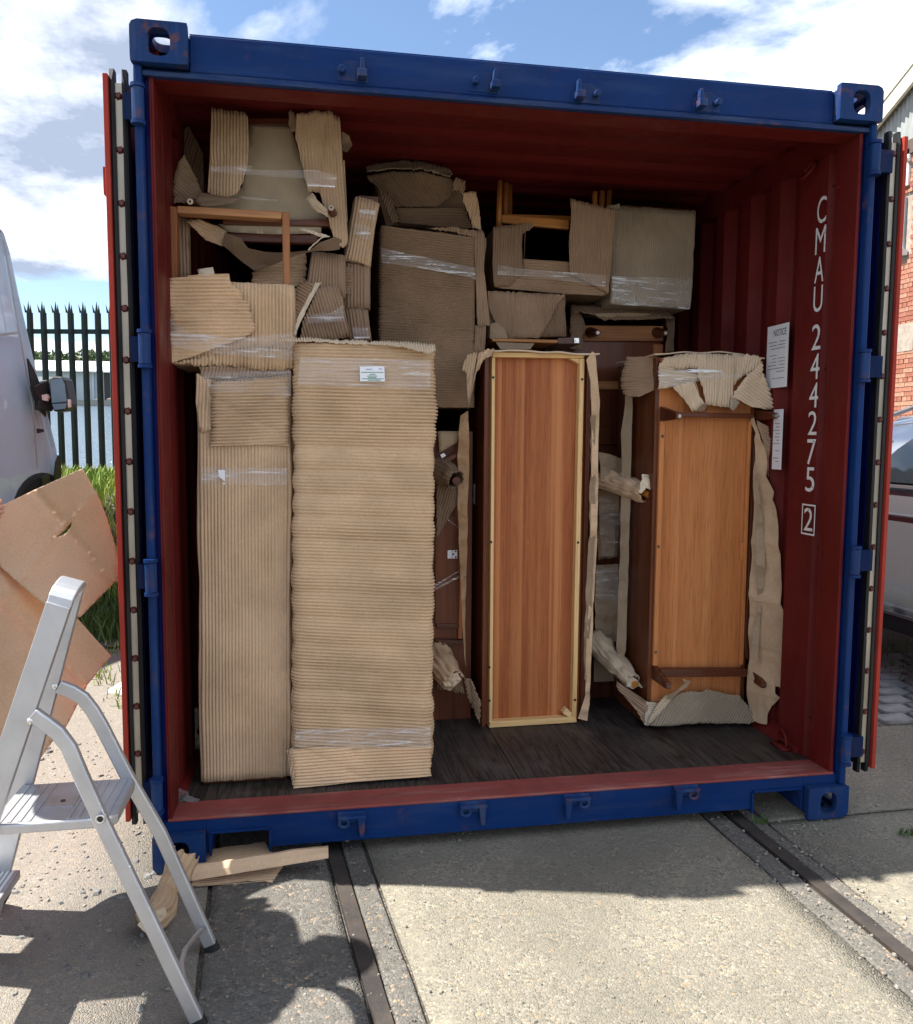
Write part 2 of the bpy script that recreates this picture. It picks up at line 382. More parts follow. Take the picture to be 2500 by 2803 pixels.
def wood(name, dark, mid, lite, along='Z', sc=1.0, rough=.38, streak=.5, coat=0.0, pale=0.0):
    m, nt, b, o = newmat(name)
    k = {'Z': (26, 26, .8), 'X': (.8, 26, 26), 'Y': (26, .8, 26)}[along]
    v = coords(nt, tuple(x*sc for x in k))
    k2 = {'Z': (9, 9, .25), 'X': (.25, 9, 9), 'Y': (9, .25, 9)}[along]
    v2 = coords(nt, tuple(x*sc for x in k2)); k3 = {'Z': (160, 160, 6), 'X': (6, 160, 160), 'Y': (160, 6, 160)}[along]
    v3 = coords(nt, tuple(x*sc for x in k3))
    c = ramp(nt, noise(nt, v, 1.0, 6, .6, .4), [(.28, dark), (.5, mid), (.74, lite)])
    big = ramp(nt, noise(nt, v2, 1.0, 4, .5, .8), [(.34, tuple(x*.85 for x in dark)), (.52, mid), (.70, lite)])
    c = mixc(nt, streak, c, big)
    pores = ramp(nt, noise(nt, v3, 1.0, 3, .6), [(.34, .74), (.50, 1.0)])
    c = mixc(nt, 1.0, c, pores, 'MULTIPLY')
    if pale:
        kp = {'Z': (34, 34, .10), 'X': (.10, 34, 34), 'Y': (34, .10, 34)}[along]
        c = mixc(nt, ramp(nt, noise(nt, coords(nt, kp), 1.0, 3, .5, .3), [(.56, 0), (.68, pale)]), c, tuple(min(1, x*1.25) for x in lite))
        c = mixc(nt, ramp(nt, noise(nt, coords(nt, (30, 30, 12)), 1.0, 6, .75), [(.63, 0), (.70, pale*.6)]), c, tuple(min(1, x*1.3) for x in lite))
    nt.links.new(c, b.inputs['Base Color'])
    nt.links.new(ramp(nt, noise(nt, v2, 1.6, 4), [(.3, rough*.75), (.7, min(1, rough*1.35))]), b.inputs['Roughness'])
    b.inputs['Specular IOR Level'].default_value = .22
    b.inputs['Coat Weight'].default_value = coat; b.inputs['Coat Roughness'].default_value = .12
    bump(nt, b, noise(nt, v3, 1.0, 4), .12, .002)
    return m
def paint(name, c, worn, rust=(.16, .06, .025), rough=.42, wear=.5, rustamt=.0, dirt=.2, vert=True):
    m, nt, b, o = newmat(name); v = coords(nt)
    vs_ = coords(nt, (9, 9, 1.1) if vert else (1.4, 9, 9))
    c1 = mixc(nt, ramp(nt, noise(nt, v, 3.2, 6, .62), [(.40, 0), (.72, 1)]), c, tuple(x*.74 for x in c))
    c1 = mixc(nt, ramp(nt, noise(nt, vs_, 1.6, 6, .65), [(.52, 0), (.74, wear)]), c1, worn)
    c1 = mixc(nt, ramp(nt, noise(nt, v, 46, 4, .7), [(.70, 0), (.73, wear*.9)]), c1, worn)
    if rustamt: c1 = mixc(nt, ramp(nt, noise(nt, v, 13, 7, .7), [(.60-.1*rustamt, 0), (.68, min(1, rustamt*1.6))]), c1, rust)
    if dirt: c1 = mixc(nt, ramp(nt, noise(nt, vs_, 3.1, 5), [(.45, 0), (.75, dirt)]), c1, (.06, .055, .055))
    nt.links.new(c1, b.inputs['Base Color'])
    nt.links.new(ramp(nt, noise(nt, v, 8, 5), [(.3, rough*.7), (.7, rough*1.35)]), b.inputs['Roughness'])
    b.inputs['Specular IOR Level'].default_value = .10
    bump(nt, b, noise(nt, v, 22, 7, .65), .22, .006)
    return m
def film(name, base=.06, hi=.5, sc=(3, 30, 60), tint=(.85, .86, .88)):
    m, nt, b, o = newmat(name); v = coords(nt, sc)
    b.inputs['Base Color'].default_value = (*tint, 1); b.inputs['Roughness'].default_value = .10
    a = ramp(nt, noise(nt, v, 1.0, 6, .7, .9), [(.44, base), (.55, base+.06), (.66, hi)])  # pale opaque streaks paint in the sky glints on the film
    nt.links.new(a, b.inputs['Alpha']); bump(nt, b, noise(nt, v, 1.4, 5), .5, .006)
    return m
MC = {}
MC['tan'] = card('cardboard_tan', (.67, .475, .305))
MC['warm'] = card('cardboard_warm', (.74, .52, .325))
MC['brown'] = card('cardboard_brown', (.36, .245, .16))
MC['grey'] = card('cardboard_grey', (.40, .325, .235))
MC['pale'] = card('cardboard_pale', (.76, .60, .425))
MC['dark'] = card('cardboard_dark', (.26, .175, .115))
MC['torn'] = card('cardboard_torn_edge', (.68, .58, .44))
MC['kraft'] = plain('kraft_paper', (.43, .27, .145), .62, var=.16, scale=4, bmp=.1, bscale=40, spec=.35)
MC['kraft2'] = plain('kraft_paper_dull', (.36, .26, .165), .7, var=.2, scale=5, bmp=.12, bscale=40)
MC['linen'] = plain('linen', (.46, .37, .25), .9, var=.22, scale=6, bmp=.4, bscale=300)
MC['linenpale'] = plain('linen_pale', (.60, .53, .42), .9, var=.1, scale=6, bmp=.4, bscale=300)
W_mah = wood('mahogany', (.29, .072, .022), (.38, .115, .037), (.52, .215, .080), 'Z', 1.5, .42, .45, 0, .55)
W_mahd = wood('mahogany_dark', (.045, .012, .006), (.09, .024, .011), (.15, .045, .02), 'Z', .8, .3, .4, .3)
W_mahx = wood('mahogany_rail', (.05, .014, .007), (.11, .032, .014), (.18, .06, .026), 'X', .8, .34, .4, .2)
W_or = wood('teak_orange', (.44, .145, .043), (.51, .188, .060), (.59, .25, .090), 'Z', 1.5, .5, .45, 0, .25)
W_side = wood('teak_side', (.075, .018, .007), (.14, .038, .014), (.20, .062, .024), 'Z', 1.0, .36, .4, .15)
W_pine = wood('pine', (.70, .42, .16), (.80, .54, .25), (.86, .64, .35), 'Z', .8, .5, .3)
W_pinex = wood('pine_x', (.70, .42, .16), (.80, .54, .25), (.86, .64, .35), 'X', .8, .5, .3)
W_teak = wood('teak_frame', (.22, .075, .03), (.36, .14, .055), (.58, .31, .14), 'Z', .8, .45, .6)
W_teakx = wood('teak_frame_x', (.22, .075, .03), (.40, .17, .065), (.62, .36, .17), 'X', .8, .45, .6)
W_leg = wood('beech_leg', (.26, .09, .02), (.40, .15, .035), (.50, .20, .06), 'Z', .8, .35, .3, .3)
W_legx = wood('beech_rail', (.30, .11, .022), (.46, .19, .045), (.56, .26, .08), 'X', .8, .35, .3, .3)
MBLUE = paint('blue_paint', (.006, .030, .125), (.04, .075, .16), wear=.45, rustamt=.25, dirt=.18)
MBLUEX = paint('blue_paint_beam', (.004, .028, .125), (.03, .062, .145), wear=.5, rustamt=.10, dirt=.12, vert=False)
MBLUEC = paint('blue_paint_casting', (.010, .038, .135), (.065, .10, .18), wear=.6, rustamt=.45, dirt=.3)
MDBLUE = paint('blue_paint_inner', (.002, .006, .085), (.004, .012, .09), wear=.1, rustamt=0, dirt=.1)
MBLUEW = paint('blue_paint_scuffed', (.012, .035, .12), (.06, .085, .14), wear=.8, rustamt=.2, dirt=.3, vert=False)
MHINGE = paint('blue_paint_shade', (.002, .012, .06), (.01, .03, .08), wear=.3, rustamt=.2, dirt=.2)
MRED = paint('red_oxide_paint', (.125, .0125, .0105), (.18, .035, .027), wear=.22, rustamt=0, dirt=.12)
MREDW = paint('red_oxide_wall', (.125, .0130, .0115), (.17, .030, .024), wear=.12, rustamt=0, dirt=.1, rough=.5)
MSILL = paint('worn_red_sill', (.27, .07, .06), (.42, .21, .18), wear=1.0, rustamt=.1, dirt=.35, vert=False, rough=.7)
MDOOR = paint('red_door_paint', (.36, .045, .030), (.45, .12, .09), wear=.12, dirt=.05)
MRUB = plain('black_rubber', (.012, .012, .013), .55, var=.3, bmp=.1)
MGALV = plain('galvanised_strip', (.46, .41, .33), .42, .6, var=.35, scale=5, sc=(1, 1, .5))
MBOLT = plain('painted_bolt', (.10, .014, .012), .45, var=.4, scale=60)
MWHITE = plain('white_print', (.80, .80, .80), .55, var=.06)
MLABEL = plain('white_paper', (.80, .82, .86), .6, var=.05)
MGREYINK = plain('grey_ink', (.30, .31, .33), .7)
MINK = plain('black_ink', (.05, .05, .055), .7)
MGREEN = plain('green_ink', (.12, .35, .22), .7)
MBLUEINK = plain('blue_ink', (.2, .25, .6), .7)
MALU = plain('aluminium', (.56, .57, .59), .46, .8, var=.16, scale=9, bmp=.06, bscale=90)
MALUD = plain('aluminium_dull', (.62, .63, .65), .45, 1.0, var=.22, scale=20)
MFILM = film('stretch_film', .10, .62, (6, 30, 75))
MFILM2 = film('stretch_film_dense', .12, .95, (5, 30, 70))
MFILMV = film('stretch_film_thin', .02, .30, (5, 20, 30))
MSTEEL = plain('bright_screw', (.75, .75, .72), .3, 1.0, var=.1)
MSKIN = plain('skin', (.55, .29, .20), .5, var=.1)
MCLOTH = plain('navy_cloth', (.012, .012, .03), .9, var=.3, bmp=.3, bscale=200)
MJEAN = plain('dark_trousers', (.03, .035, .05), .9, var=.3, bmp=.3, bscale=200)
# container floor: dark plywood with ring grain
def floor_mat():
    m, nt, b, o = newmat('dark_plywood'); v = coords(nt, (11, .75, 1), (0, 0, .06)); v0 = coords(nt)
    nn_ = noise(nt, v, 1.3, 3, .5, .9)
    rings = M_('FRACT', M_('MULTIPLY', nn_, 9.0, nt=nt), nt=nt)
    c = ramp(nt, rings, [(.0, (.009, .007, .006)), (.35, (.036, .028, .024)), (.8, (.052, .041, .035)), (1, (.005, .004, .003))])
    c = mixc(nt, ramp(nt, noise(nt, v0, 6, 6, .7), [(.5, 0), (.8, .6)]), c, (.11, .095, .085))
    c = mixc(nt, ramp(nt, noise(nt, v0, 60, 4, .7), [(.70, 0), (.74, .6)]), c, (.30, .27, .25))
    nt.links.new(c, b.inputs['Base Color']); b.inputs['Roughness'].default_value = .62
    nt.links.new(ramp(nt, noise(nt, v0, 4, 5), [(.3, .42), (.7, .75)]), b.inputs['Roughness'])
    bump(nt, b, rings, .6, .004); return m
MFLOOR = floor_mat()
# exposed-aggregate concrete
def concrete(name, base, stones, dark, mortar, scl=95, stain=.3):
    m, nt, b, o = newmat(name); v = coords(nt)
    wv = N_('ShaderNodeVectorMath', nt, operation='ADD'); nz = N_('ShaderNodeTexNoise', nt); nz.inputs['Scale'].default_value = 30
    sc_ = N_('ShaderNodeVectorMath', nt, operation='SCALE'); sc_.inputs['Scale'].default_value = .012
    nt.links.new(v, nz.inputs['Vector']); nt.links.new(nz.outputs['Color'], sc_.inputs[0]); nt.links.new(v, wv.inputs[0]); nt.links.new(sc_.outputs[0], wv.inputs[1])
    vo = N_('ShaderNodeTexVoronoi', nt, feature='F1'); vo.inputs['Scale'].default_value = scl; nt.links.new(wv.outputs[0], vo.inputs['Vector'])
    ve = N_('ShaderNodeTexVoronoi', nt, feature='DISTANCE_TO_EDGE'); ve.inputs['Scale'].default_value = scl; nt.links.new(wv.outputs[0], ve.inputs['Vector'])
    sp = N_('ShaderNodeSeparateXYZ', nt); nt.links.new(vo.outputs['Color'], sp.inputs[0])
    cs = ramp(nt, sp.outputs[0], [(0.0, dark), (.34, base), (.62, stones), (.86, tuple(min(1, x*1.35) for x in stones)), (1, (.42, .28, .16))])
    c = mixc(nt, ramp(nt, ve.outputs['Distance'], [(.03, 1), (.14, 0)]), cs, mortar)
    patch = ramp(nt, noise(nt, v, 15, 7, .75), [(.40, 0), (.60, .9)])
    c = mixc(nt, patch, c, mortar)
    c = mixc(nt, ramp(nt, noise(nt, v, 2.1, 6, .65), [(.42, 0), (.72, stain)]), c, tuple(x*.45 for x in base))
    c = mixc(nt, 1.0, c, ramp(nt, noise(nt, v, 240, 3), [(.3, .72), (.7, 1.16)]), 'MULTIPLY')
    ck = N_('ShaderNodeTexVoronoi', nt, feature='DISTANCE_TO_EDGE'); ck.inputs['Scale'].default_value = 1.3
    wv2 = N_('ShaderNodeVectorMath', nt, operation='ADD'); sc2 = N_('ShaderNodeVectorMath', nt, operation='SCALE'); sc2.inputs['Scale'].default_value = .35
    nz2 = N_('ShaderNodeTexNoise', nt); nz2.inputs['Scale'].default_value = 3.5; nz2.inputs['Detail'].default_value = 6; nt.links.new(v, nz2.inputs['Vector'])
    nt.links.new(nz2.outputs['Color'], sc2.inputs[0]); nt.links.new(v, wv2.inputs[0]); nt.links.new(sc2.outputs[0], wv2.inputs[1]); nt.links.new(wv2.outputs[0], ck.inputs['Vector'])
    c = mixc(nt, ramp(nt, ck.outputs['Distance'], [(.001, .22), (.004, 0)]), c, (.07, .065, .055))
    c = mixc(nt, ramp(nt, noise(nt, v, 1.1, 3, .5), [(.55, 0), (.62, .28)]), c, tuple(x*.7 for x in base))
    nt.links.new(c, b.inputs['Base Color']); b.inputs['Roughness'].default_value = .85; b.inputs['Specular IOR Level'].default_value = .3
    hh = M_('ADD', M_('MULTIPLY', ramp(nt, ve.outputs['Distance'], [(0, 0), (.3, 1)]), M_('ADD', sp.outputs[1], .2, nt=nt), nt=nt), M_('MULTIPLY', noise(nt, v, 150, 5), .7, nt=nt), nt=nt)
    bump(nt, b, hh, .5, .006); return m
MCONC = concrete('aggregate_concrete', (.185, .172, .137), (.25, .232, .187), (.105, .097, .08), (.21, .193, .155), 118)
MCONC2 = concrete('dark_aggregate', (.115, .11, .098), (.165, .157, .14), (.06, .056, .05), (.125, .117, .104), 104)
MTAR = concrete('worn_tarmac', (.215, .195, .168), (.25, .228, .196), (.18, .164, .14), (.22, .20, .172), 150, .10)
MRAIL = plain('rusty_rail', (.026, .023, .022), .6, .1, var=.4, scale=9, bmp=.4, bscale=60, c2=(.055, .044, .037))
MDIRT = concrete('gritty_dirt', (.10, .09, .075), (.2, .185, .16), (.05, .045, .04), (.08, .072, .06), 120)
MSTONE = plain('sett_stone', (.30, .30, .29), .8, var=.35, scale=14, bmp=.5, bscale=40)
MPEB = plain('flint_chip', (.27, .25, .215), .75, var=.5, scale=40)
MPEBD = plain('dark_chip', (.17, .165, .16), .75, var=.4, scale=40)
def bandmat(name, c1, c2, sc, rough=.5):
    return plain(name, c1, rough, c2=c2, scale=3, sc=sc)
MGRASS = plain('grass_blade', (.15, .26, .03), .6, c2=(.34, .40, .08), scale=3)  # green brightened to paint in sunlight that the van blocks
MGRASSD = plain('grass_dark', (.035, .085, .014), .6, c2=(.08, .14, .025), scale=3)
MLEAF = plain('tree_leaf', (.045, .085, .022), .6, c2=(.09, .13, .04), scale=.25)
MBARK = plain('bark', (.10, .07, .045), .9, var=.4, bmp=.4)
MFENCE = plain('fence_steel', (.012, .026, .020), .5, .2, var=.35, scale=20)
MVAN = plain('van_white', (.44, .55, .66), .07, var=.03, spec=.5, coat=.6)
MTRIM = plain('black_trim', (.014, .015, .016), .45, var=.2)
MGLASS = plain('dark_glass', (.012, .016, .02), .04, var=.1, spec=.8)
MMIR = plain('mirror_glass', (.12, .15, .18), .06, 1.0, var=.05)
MAMB = plain('indicator', (.75, .5, .42), .2, var=.1)
MCAR = plain('car_silver', (.36, .38, .42), .14, .85, var=.03, coat=.8)
MTYRE = plain('tyre', (.014, .014, .015), .85, var=.2)
MRIM = plain('alloy_rim', (.5, .5, .52), .3, .9, var=.1)
MBRICK = [plain('brick_%d' % i, c, .9, var=.35, scale=9, bmp=.35, bscale=60) for i, c in enumerate([(.36, .135, .085), (.41, .17, .11), (.32, .11, .07), (.44, .23, .15), (.40, .20, .13)])]
MMORT = plain('mortar', (.34, .29, .24), .95, var=.25, bmp=.3)
MCREAM = plain('cream_paint', (.68, .66, .52), .6, var=.12)
MSHEET = plain('grey_sheeting', (.34, .36, .35), .55, .1, var=.2, sc=(1, 1, .3))
MUPVC = plain('white_upvc', (.82, .83, .84), .35, var=.03)
MPANE = plain('window_pane', (.28, .34, .40), .06, var=.2, spec=.9)
MBROWN = plain('dark_timber', (.10, .065, .05), .7, var=.3)
MWALLB = plain('blue_grey_cladding', (.40, .46, .56), .6, var=.08, scale=1)
MROOFP = plain('pale_roof', (.72, .75, .76), .5, var=.08, scale=.6)
MQUAY = plain('quay_stone', (.28, .28, .25), .9, var=.3)
def water_mat():
    m, nt, b, o = newmat('water'); v = coords(nt, (1, 1, 1))
    b.inputs['Base Color'].default_value = (.10, .145, .19, 1); b.inputs['Roughness'].default_value = .12; b.inputs['IOR'].default_value = 1.33
    h = M_('ADD', noise(nt, v, 2.2, 5, .6, .4), M_('MULTIPLY', noise(nt, v, 9, 4), .4, nt=nt), nt=nt)
    bump(nt, b, h, 1.0, .16); return m
MWATER = water_mat()

def stencil():
    m, nt, b, o = newmat('stencil_white'); v = coords(nt)
    b.inputs['Base Color'].default_value = (.72, .72, .71, 1); b.inputs['Roughness'].default_value = .6
    nt.links.new(ramp(nt, noise(nt, v, 70, 6, .7), [(.34, .05), (.40, 1)]), b.inputs['Alpha']); return m
MSTEN = stencil()

# ------------------------------------------------------------------ the setting
def sheet_poly(name, pts, z, mat, th=.0, kind='structure', **k):
    mb = MB(); mb.prism([(x, y, z-th) for x, y in pts], (0, 0, th)); return mb.done(name, mat, kind=kind, **k)
def ground_mesh():
    V = []; Fc = []
    xs = [-600, -60, -20, 20, 60, 600]; ys = [-600, -40, -10, 10, 60, 900]
    for y in ys:
        for x in xs: V.append((x, y, -.014))
    for j in range(5):
        for i in range(5): Fc.append((j*6+i, j*6+i+1, j*6+i+7, j*6+i+6))
    mk('ground', V, Fc, MDIRT, kind='structure', origin=(0, 0, 0))
ground_mesh()
def rl(Y): return .54-.115*(Y-.03)           # left rail, left edge
def rr(Y): return 2.012-.05*(Y-.07)
Ya, Yb = -4.0, 7.0
def strip(name, f0, f1, mat, z=0.0, ya=Ya, yb=Yb, th=.012):
    # gently uneven slab with slightly wandering edges
    V = []; Fc = []; ny = 120; nx = 14
    for j in range(ny+1):
        y = ya+(yb-ya)*j/ny
        a = f0(y)+.006*float(vn(y*9, 3, 11)+vn(y*40, 3, 11)); b = f1(y)+.006*float(vn(y*9, 8, 12)+vn(y*40, 8, 11))
        for i in range(nx+1):
            x = a+(b-a)*i/nx; e = (i in (0, nx))
            V.append((x, y, z+.006*float(vn(x*2.5, y*2.5, 21))+.002*float(vn(x*11, y*11, 22))-(.004 if e else 0)))
    n = len(V)
    for j in range(ny):
        for i in range(nx): k = j*(nx+1)+i; Fc.append((k, k+1, k+nx+2, k+nx+1))
    o = mk(name, V, Fc, mat, kind='structure', smooth=True, origin=(0, 0, 0), solid=th)
    return o
strip('tarmac', lambda y: -7.0, lambda y: .17+.05*(-y), MTAR)
strip('concrete_pavement', lambda y: .185+.05*(-y), lambda y: rl(y)-.008, MCONC2)
strip('concrete_pavement', lambda y: rl(y)+.135, lambda y: rr(y)-.10, MCONC)
strip('concrete_pavement', lambda y: rr(y)+.115, lambda y: 9.0, MCONC, ya=Ya, yb=-.02)
strip('concrete_pavement', lambda y: rr(y)+.125, lambda y: 9.0, MCONC, ya=.0, yb=.80)
strip('gravel_joint', lambda y: rl(y)+.054, lambda y: rl(y)+.126, MCONC2, z=-.003)
strip('gravel_joint', lambda y: rr(y)-.092, lambda y: rr(y)-.006, MCONC2, z=-.004)
strip('gravel_joint', lambda y: rr(y)+.056, lambda y: rr(y)+.108, MCONC2, z=-.003)
for f, lab in ((rl, 'rusty steel rail set flush in the concrete near the stepladder'), (rr, 'rusty steel rail set flush in the concrete by the right corner of the container')):
    mb = MB(); ys = np.linspace(Ya, Yb, 60)
    for a, b in zip(ys, ys[1:]):
        mb.hexa([(f(a), a, -.05), (f(a)+.050, a, -.05), (f(a)+.048, a, -.001), (f(a)+.002, a, -.001)], [(f(b), b, -.05), (f(b)+.050, b, -.05), (f(b)+.048, b, -.001), (f(b)+.002, b, -.001)])
    mb.done('tram_rail', MRAIL, label=lab, cat='rail', group='rails sunk in the quay')
# stone chips lying on the ground
def chips(name, n, mat, fx, fy, smin, smax, z=0.0, seed=3, dens=None):
    r = random.Random(seed); mb = MB(); c = 0
    while c < n:
        x = fx[0]+(fx[1]-fx[0])*r.random(); y = fy[0]+(fy[1]-fy[0])*r.random()
        if dens and r.random() > dens(x, y): continue
        s = smin+(smax-smin)*r.random()**2.5; a = r.random()*6.3; k = 5+int(r.random()*3); as_ = .45+.55*r.random(); hh = s*(.22+.2*r.random())
        base = []; top = []
        for i in range(k):
            t = 2*PI*i/k; rad = s*(.7+.5*r.random()); px = rad*math.cos(t); py = rad*as_*math.sin(t)
            X = x+px*math.cos(a)-py*math.sin(a); Yy = y+px*math.sin(a)+py*math.cos(a)
            base.append((X, Yy, z-.002)); top.append((x+(X-x)*.62, y+(Yy-y)*.62, z+hh*(.6+.6*r.random())))
        mb.add(base+top, [tuple(range(k, 2*k))]+[(i, (i+1) % k, (i+1) % k+k, i+k) for i in range(k)]); c += 1
    return mb.done(name, mat, kind='stuff', origin=(0, 0, 0))
band = lambda x, y: .22+.78*math.exp(-((x+.33-.06*y)/.07)**2)
chips('stone_chips', 2000, MPEB, (-1.6, .17), (-1.3, 3.2), .002, .012, .001, 3, band)['label'] = 'pale stone chips scattered over the worn tarmac'
chips('stone_chips', 500, MPEBD, (-1.2, .2), (-1.3, 1.2), .005, .02, .001, 4)['label'] = 'dark stone chips bedded in the tarmac'
chips('stone_chips', 1500, MPEB, (.2, 3.2), (-1.1, 1.3), .002, .008, .001, 5)['label'] = 'tiny grit lying on the concrete'
chips('stone_chips', 220, MPEB, (1.88, 2.2), (-1.1, .25), .003, .009, .0, 6, lambda x, y: 1.0 if (x < rr(y)-.005 or x > rr(y)+.065) and x < rr(y)+.2 else .05)['label'] = 'loose grit along the right hand rail'

# bank of rough ground, left, behind
def bankz(x, y):
    t = min(max((y-3.3)/2.0, 0), 1); t = t*t*(3-2*t); return .02+.93*t+.05*float(vn(x*1.5, y*1.5, 31))*min(1, max(0, (y-2.8)))
V = []; Fc = []; nx, ny = 60, 50
for j in range(ny+1):
    for i in range(nx+1):
        x = -9+(8.75)*i/nx; y = 2.9+(4.3)*j/ny; V.append((x, y, bankz(x, y)))
for j in range(ny):
    for i in range(nx): k = j*(nx+1)+i; Fc.append((k, k+1, k+nx+2, k+nx+1))
mk('grass_bank', V, Fc, MDIRT, kind='structure', smooth=True, origin=(0, 0, 0))
def blades(name, n, mat, xr, yr, hr, wd, zf, seed, dens=None, label=''):
    r = random.Random(seed); mb = MB(); c = 0
    while c < n:
        x = r.uniform(*xr); y = r.uniform(*yr)
        if dens and r.random() > dens(x, y): continue
        h = r.uniform(*hr); a = r.random()*6.3; l = r.uniform(.1, .6)*h; dx, dy = math.cos(a)*l, math.sin(a)*l; b = r.random()*6.3; wx, wy = math.cos(b)*wd, math.sin(b)*wd; z = zf(x, y)
        mb.add([(x-wx, y-wy, z), (x+wx, y+wy, z), (x+wx*.8+dx*.4, y+wy*.8+dy*.4, z+h*.6), (x-wx*.8+dx*.4, y-wy*.8+dy*.4, z+h*.6), (x+dx, y+dy, z+h)], [(0, 1, 2, 3), (3, 2, 4)]); c += 1
    o = mb.done(name, mat, kind='stuff', origin=(0, 0, 0)); o['label'] = label; return o
blades('grass', 7000, MGRASS, (-2.6, -.35), (3.7, 5.9), (.05, .2), .007, bankz, 1, label='bright weeds on the bank below the fence, sunlight painted into their green')
blades('grass', 5200, MGRASSD, (-2.4, -.3), (3.0, 4.3), (.05, .2), .006, bankz, 2, label='short grass at the foot of the bank, shade painted into its dark green')  # dark green paints in the shade at the foot of the bank
blades('grass', 500, MGRASS, (-2.0, -.4), (1.6, 3.0), (.02, .07), .004, lambda x, y: 0, 3, lambda x, y: max(0, float(vn(x*4, y*4, 3)))*2.5, label='sparse grass growing through the gravel')
gt = atZ(K(1350, 948), 0)
blades('grass', 50, MGRASSD, (gt[0]-.02, gt[0]+.03), (gt[1]-.02, gt[1]+.02), (.006, .028), .002, lambda x, y: 0, 4, label='small green tuft in the crack by the right rail')
gt = atZ((2485, 2285), 0)
blades('grass', 70, MGRASSD, (gt[0]-.03, gt[0]+.06), (gt[1]-.02, gt[1]+.02), (.006, .03), .002, lambda x, y: 0, 5, label='small green tuft in the crack at the right edge')
blades('moss', 500, MGRASSD, (2.75, 4.6), (1.45, 2.4), (.01, .05), .004, lambda x, y: 0, 6, label='weeds growing between the setts under the parked car')

# stone setts on the right
cob = mk('cobbled_paving', [(2.6, .82, -.009), (9, .82, -.009), (9, 7, -.009), (2.6, 7, -.009)], [(0, 1, 2, 3)], MDIRT, kind='structure', origin=(0, 0, 0))
def sett_mesh(w_, l_, seed):
    r = random.Random(seed); mb = MB(); h = .03
    j = lambda: r.uniform(-.007, .007)
    a = [(-w_/2+j(), -l_/2+j(), -h), (w_/2+j(), -l_/2+j(), -h), (w_/2+j(), l_/2+j(), -h), (-w_/2+j(), l_/2+j(), -h)]
    b = [(x*.98, y*.98, .004+r.uniform(-.003, .003)) for x, y, z in a]; c = [(x*.86, y*.84, .010+r.uniform(-.002, .003)) for x, y, z in a]
    mb.V = a+b+c+[(0, 0, .013)]; mb.F = [(i, (i+1) % 4, (i+1) % 4+4, i+4) for i in range(4)]+[(i+4, (i+1) % 4+4, (i+1) % 4+8, i+8) for i in range(4)]+[(i+8, (i+1) % 4+8, 12) for i in range(4)]
    return mb
sm_ = []
for k in range(5):
    mb = sett_mesh(.172, .106, k); me = bpy.data.meshes.new('sett'); me.from_pydata(mb.V, [], mb.F); me.materials.append(MSTONE); me.polygons.foreach_set('use_smooth', [True]*len(mb.F)); sm_.append(me)
for j in range(9):
    y = .90+j*.132
    for i in range(11):
        x = 2.76+i*.202+(.1 if j % 2 else 0)+random.uniform(-.008, .008)
        if x > 4.75: continue
        o = bpy.data.objects.new('sett', random.choice(sm_)); col.objects.link(o); o.parent = cob; o.location = (x, y+random.uniform(-.006, .006), -.001); o.rotation_euler.z = random.uniform(-.05, .05)+(PI if random.random() < .5 else 0)

# water, far quay, warehouse, trees
zfar = float(atY(G(500, 1146), 62)[2]); tilt = (zfar-.52)/(62-6.6)
def far(u, v, Dd): return atD((u, v), Dd)
wV = []
for (x, y) in ((-70, 6.6), (-.9, 6.6), (8, 62.2), (-70, 62.2)):
    wV.append((x, y, .52+tilt*(y-6.6)))
mk('water', wV, [(0, 1, 2, 3)], MWATER, kind='structure', origin=(0, 0, .52))
qz = .52+tilt*(62-6.6)
mb = MB(); qt = float(atY(G(500, 1112), 62)[2])-qz; mb.box(-70, 10, 62, 66, qz-2, qz+qt); mb.done('far_quay', MQUAY, kind='structure')
mb = MB(); mb.box(-70, 10, 66, 160, qz-2, qz+qt-.05); mb.done('far_bank', MGRASSD, kind='structure')
wh = thing('warehouse', 'long low blue-grey warehouse with pale roof across the water', 'warehouse', (-16, 70, qz+qt))
wz0 = qz+qt-.05; wz1 = float(atY(G(400, 955), 69.4)[2]); wz2 = float(atY(G(400, 900), 77)[2])
mb = MB(); mb.box(-40, 6, 70, 84, wz0, wz1); mb.done('wall', MWALLB, wh)
mb = MB()
x0 = -40
while x0 < 6:
    mb.hexa([(x0, 69.4, wz1), (x0+.86, 69.4, wz1), (x0+.86, 69.4, wz1+.12), (x0, 69.4, wz1+.12)], [(x0, 77, wz2), (x0+.86, 77, wz2), (x0+.86, 77, wz2+.12), (x0, 77, wz2+.12)]); x0 += .92
mb.done('roof', MROOFP, wh)
for px in (G(520, 1000), G(690, 1000)):
    p = atY(px, 69.9); mb = MB(); mb.box(p[0]-.09, p[0]+.09, 69.8, 69.96, wz0, wz1); mb.done('downpipe', MWALLB, wh)
p = atY(G(626, 1050), 69.9); mb = MB(); mb.box(p[0]-.6, p[0]+.6, 69.85, 69.97, wz0, wz0+2.6); mb.done('door', MTRIM, wh)
p = atY(G(243, 1005), 69.9); mb = MB(); mb.box(p[0]-.7, p[0]+.7, 69.85, 69.97, p[2]-.35, p[2]+.35); mb.done('sign_board', MUPVC, wh)
r = random.Random(9)
mb = MB()
for i in range(46):
    mb.ico((r.uniform(-34, 4), 67.4+r.uniform(-.5, .5), wz0+.2), r.uniform(.25, .55), 1, (1.4, 1, .8))
o = mb.done('rubble', MBROWN, kind='stuff'); o['label'] = 'low dark rubble along the far quay'
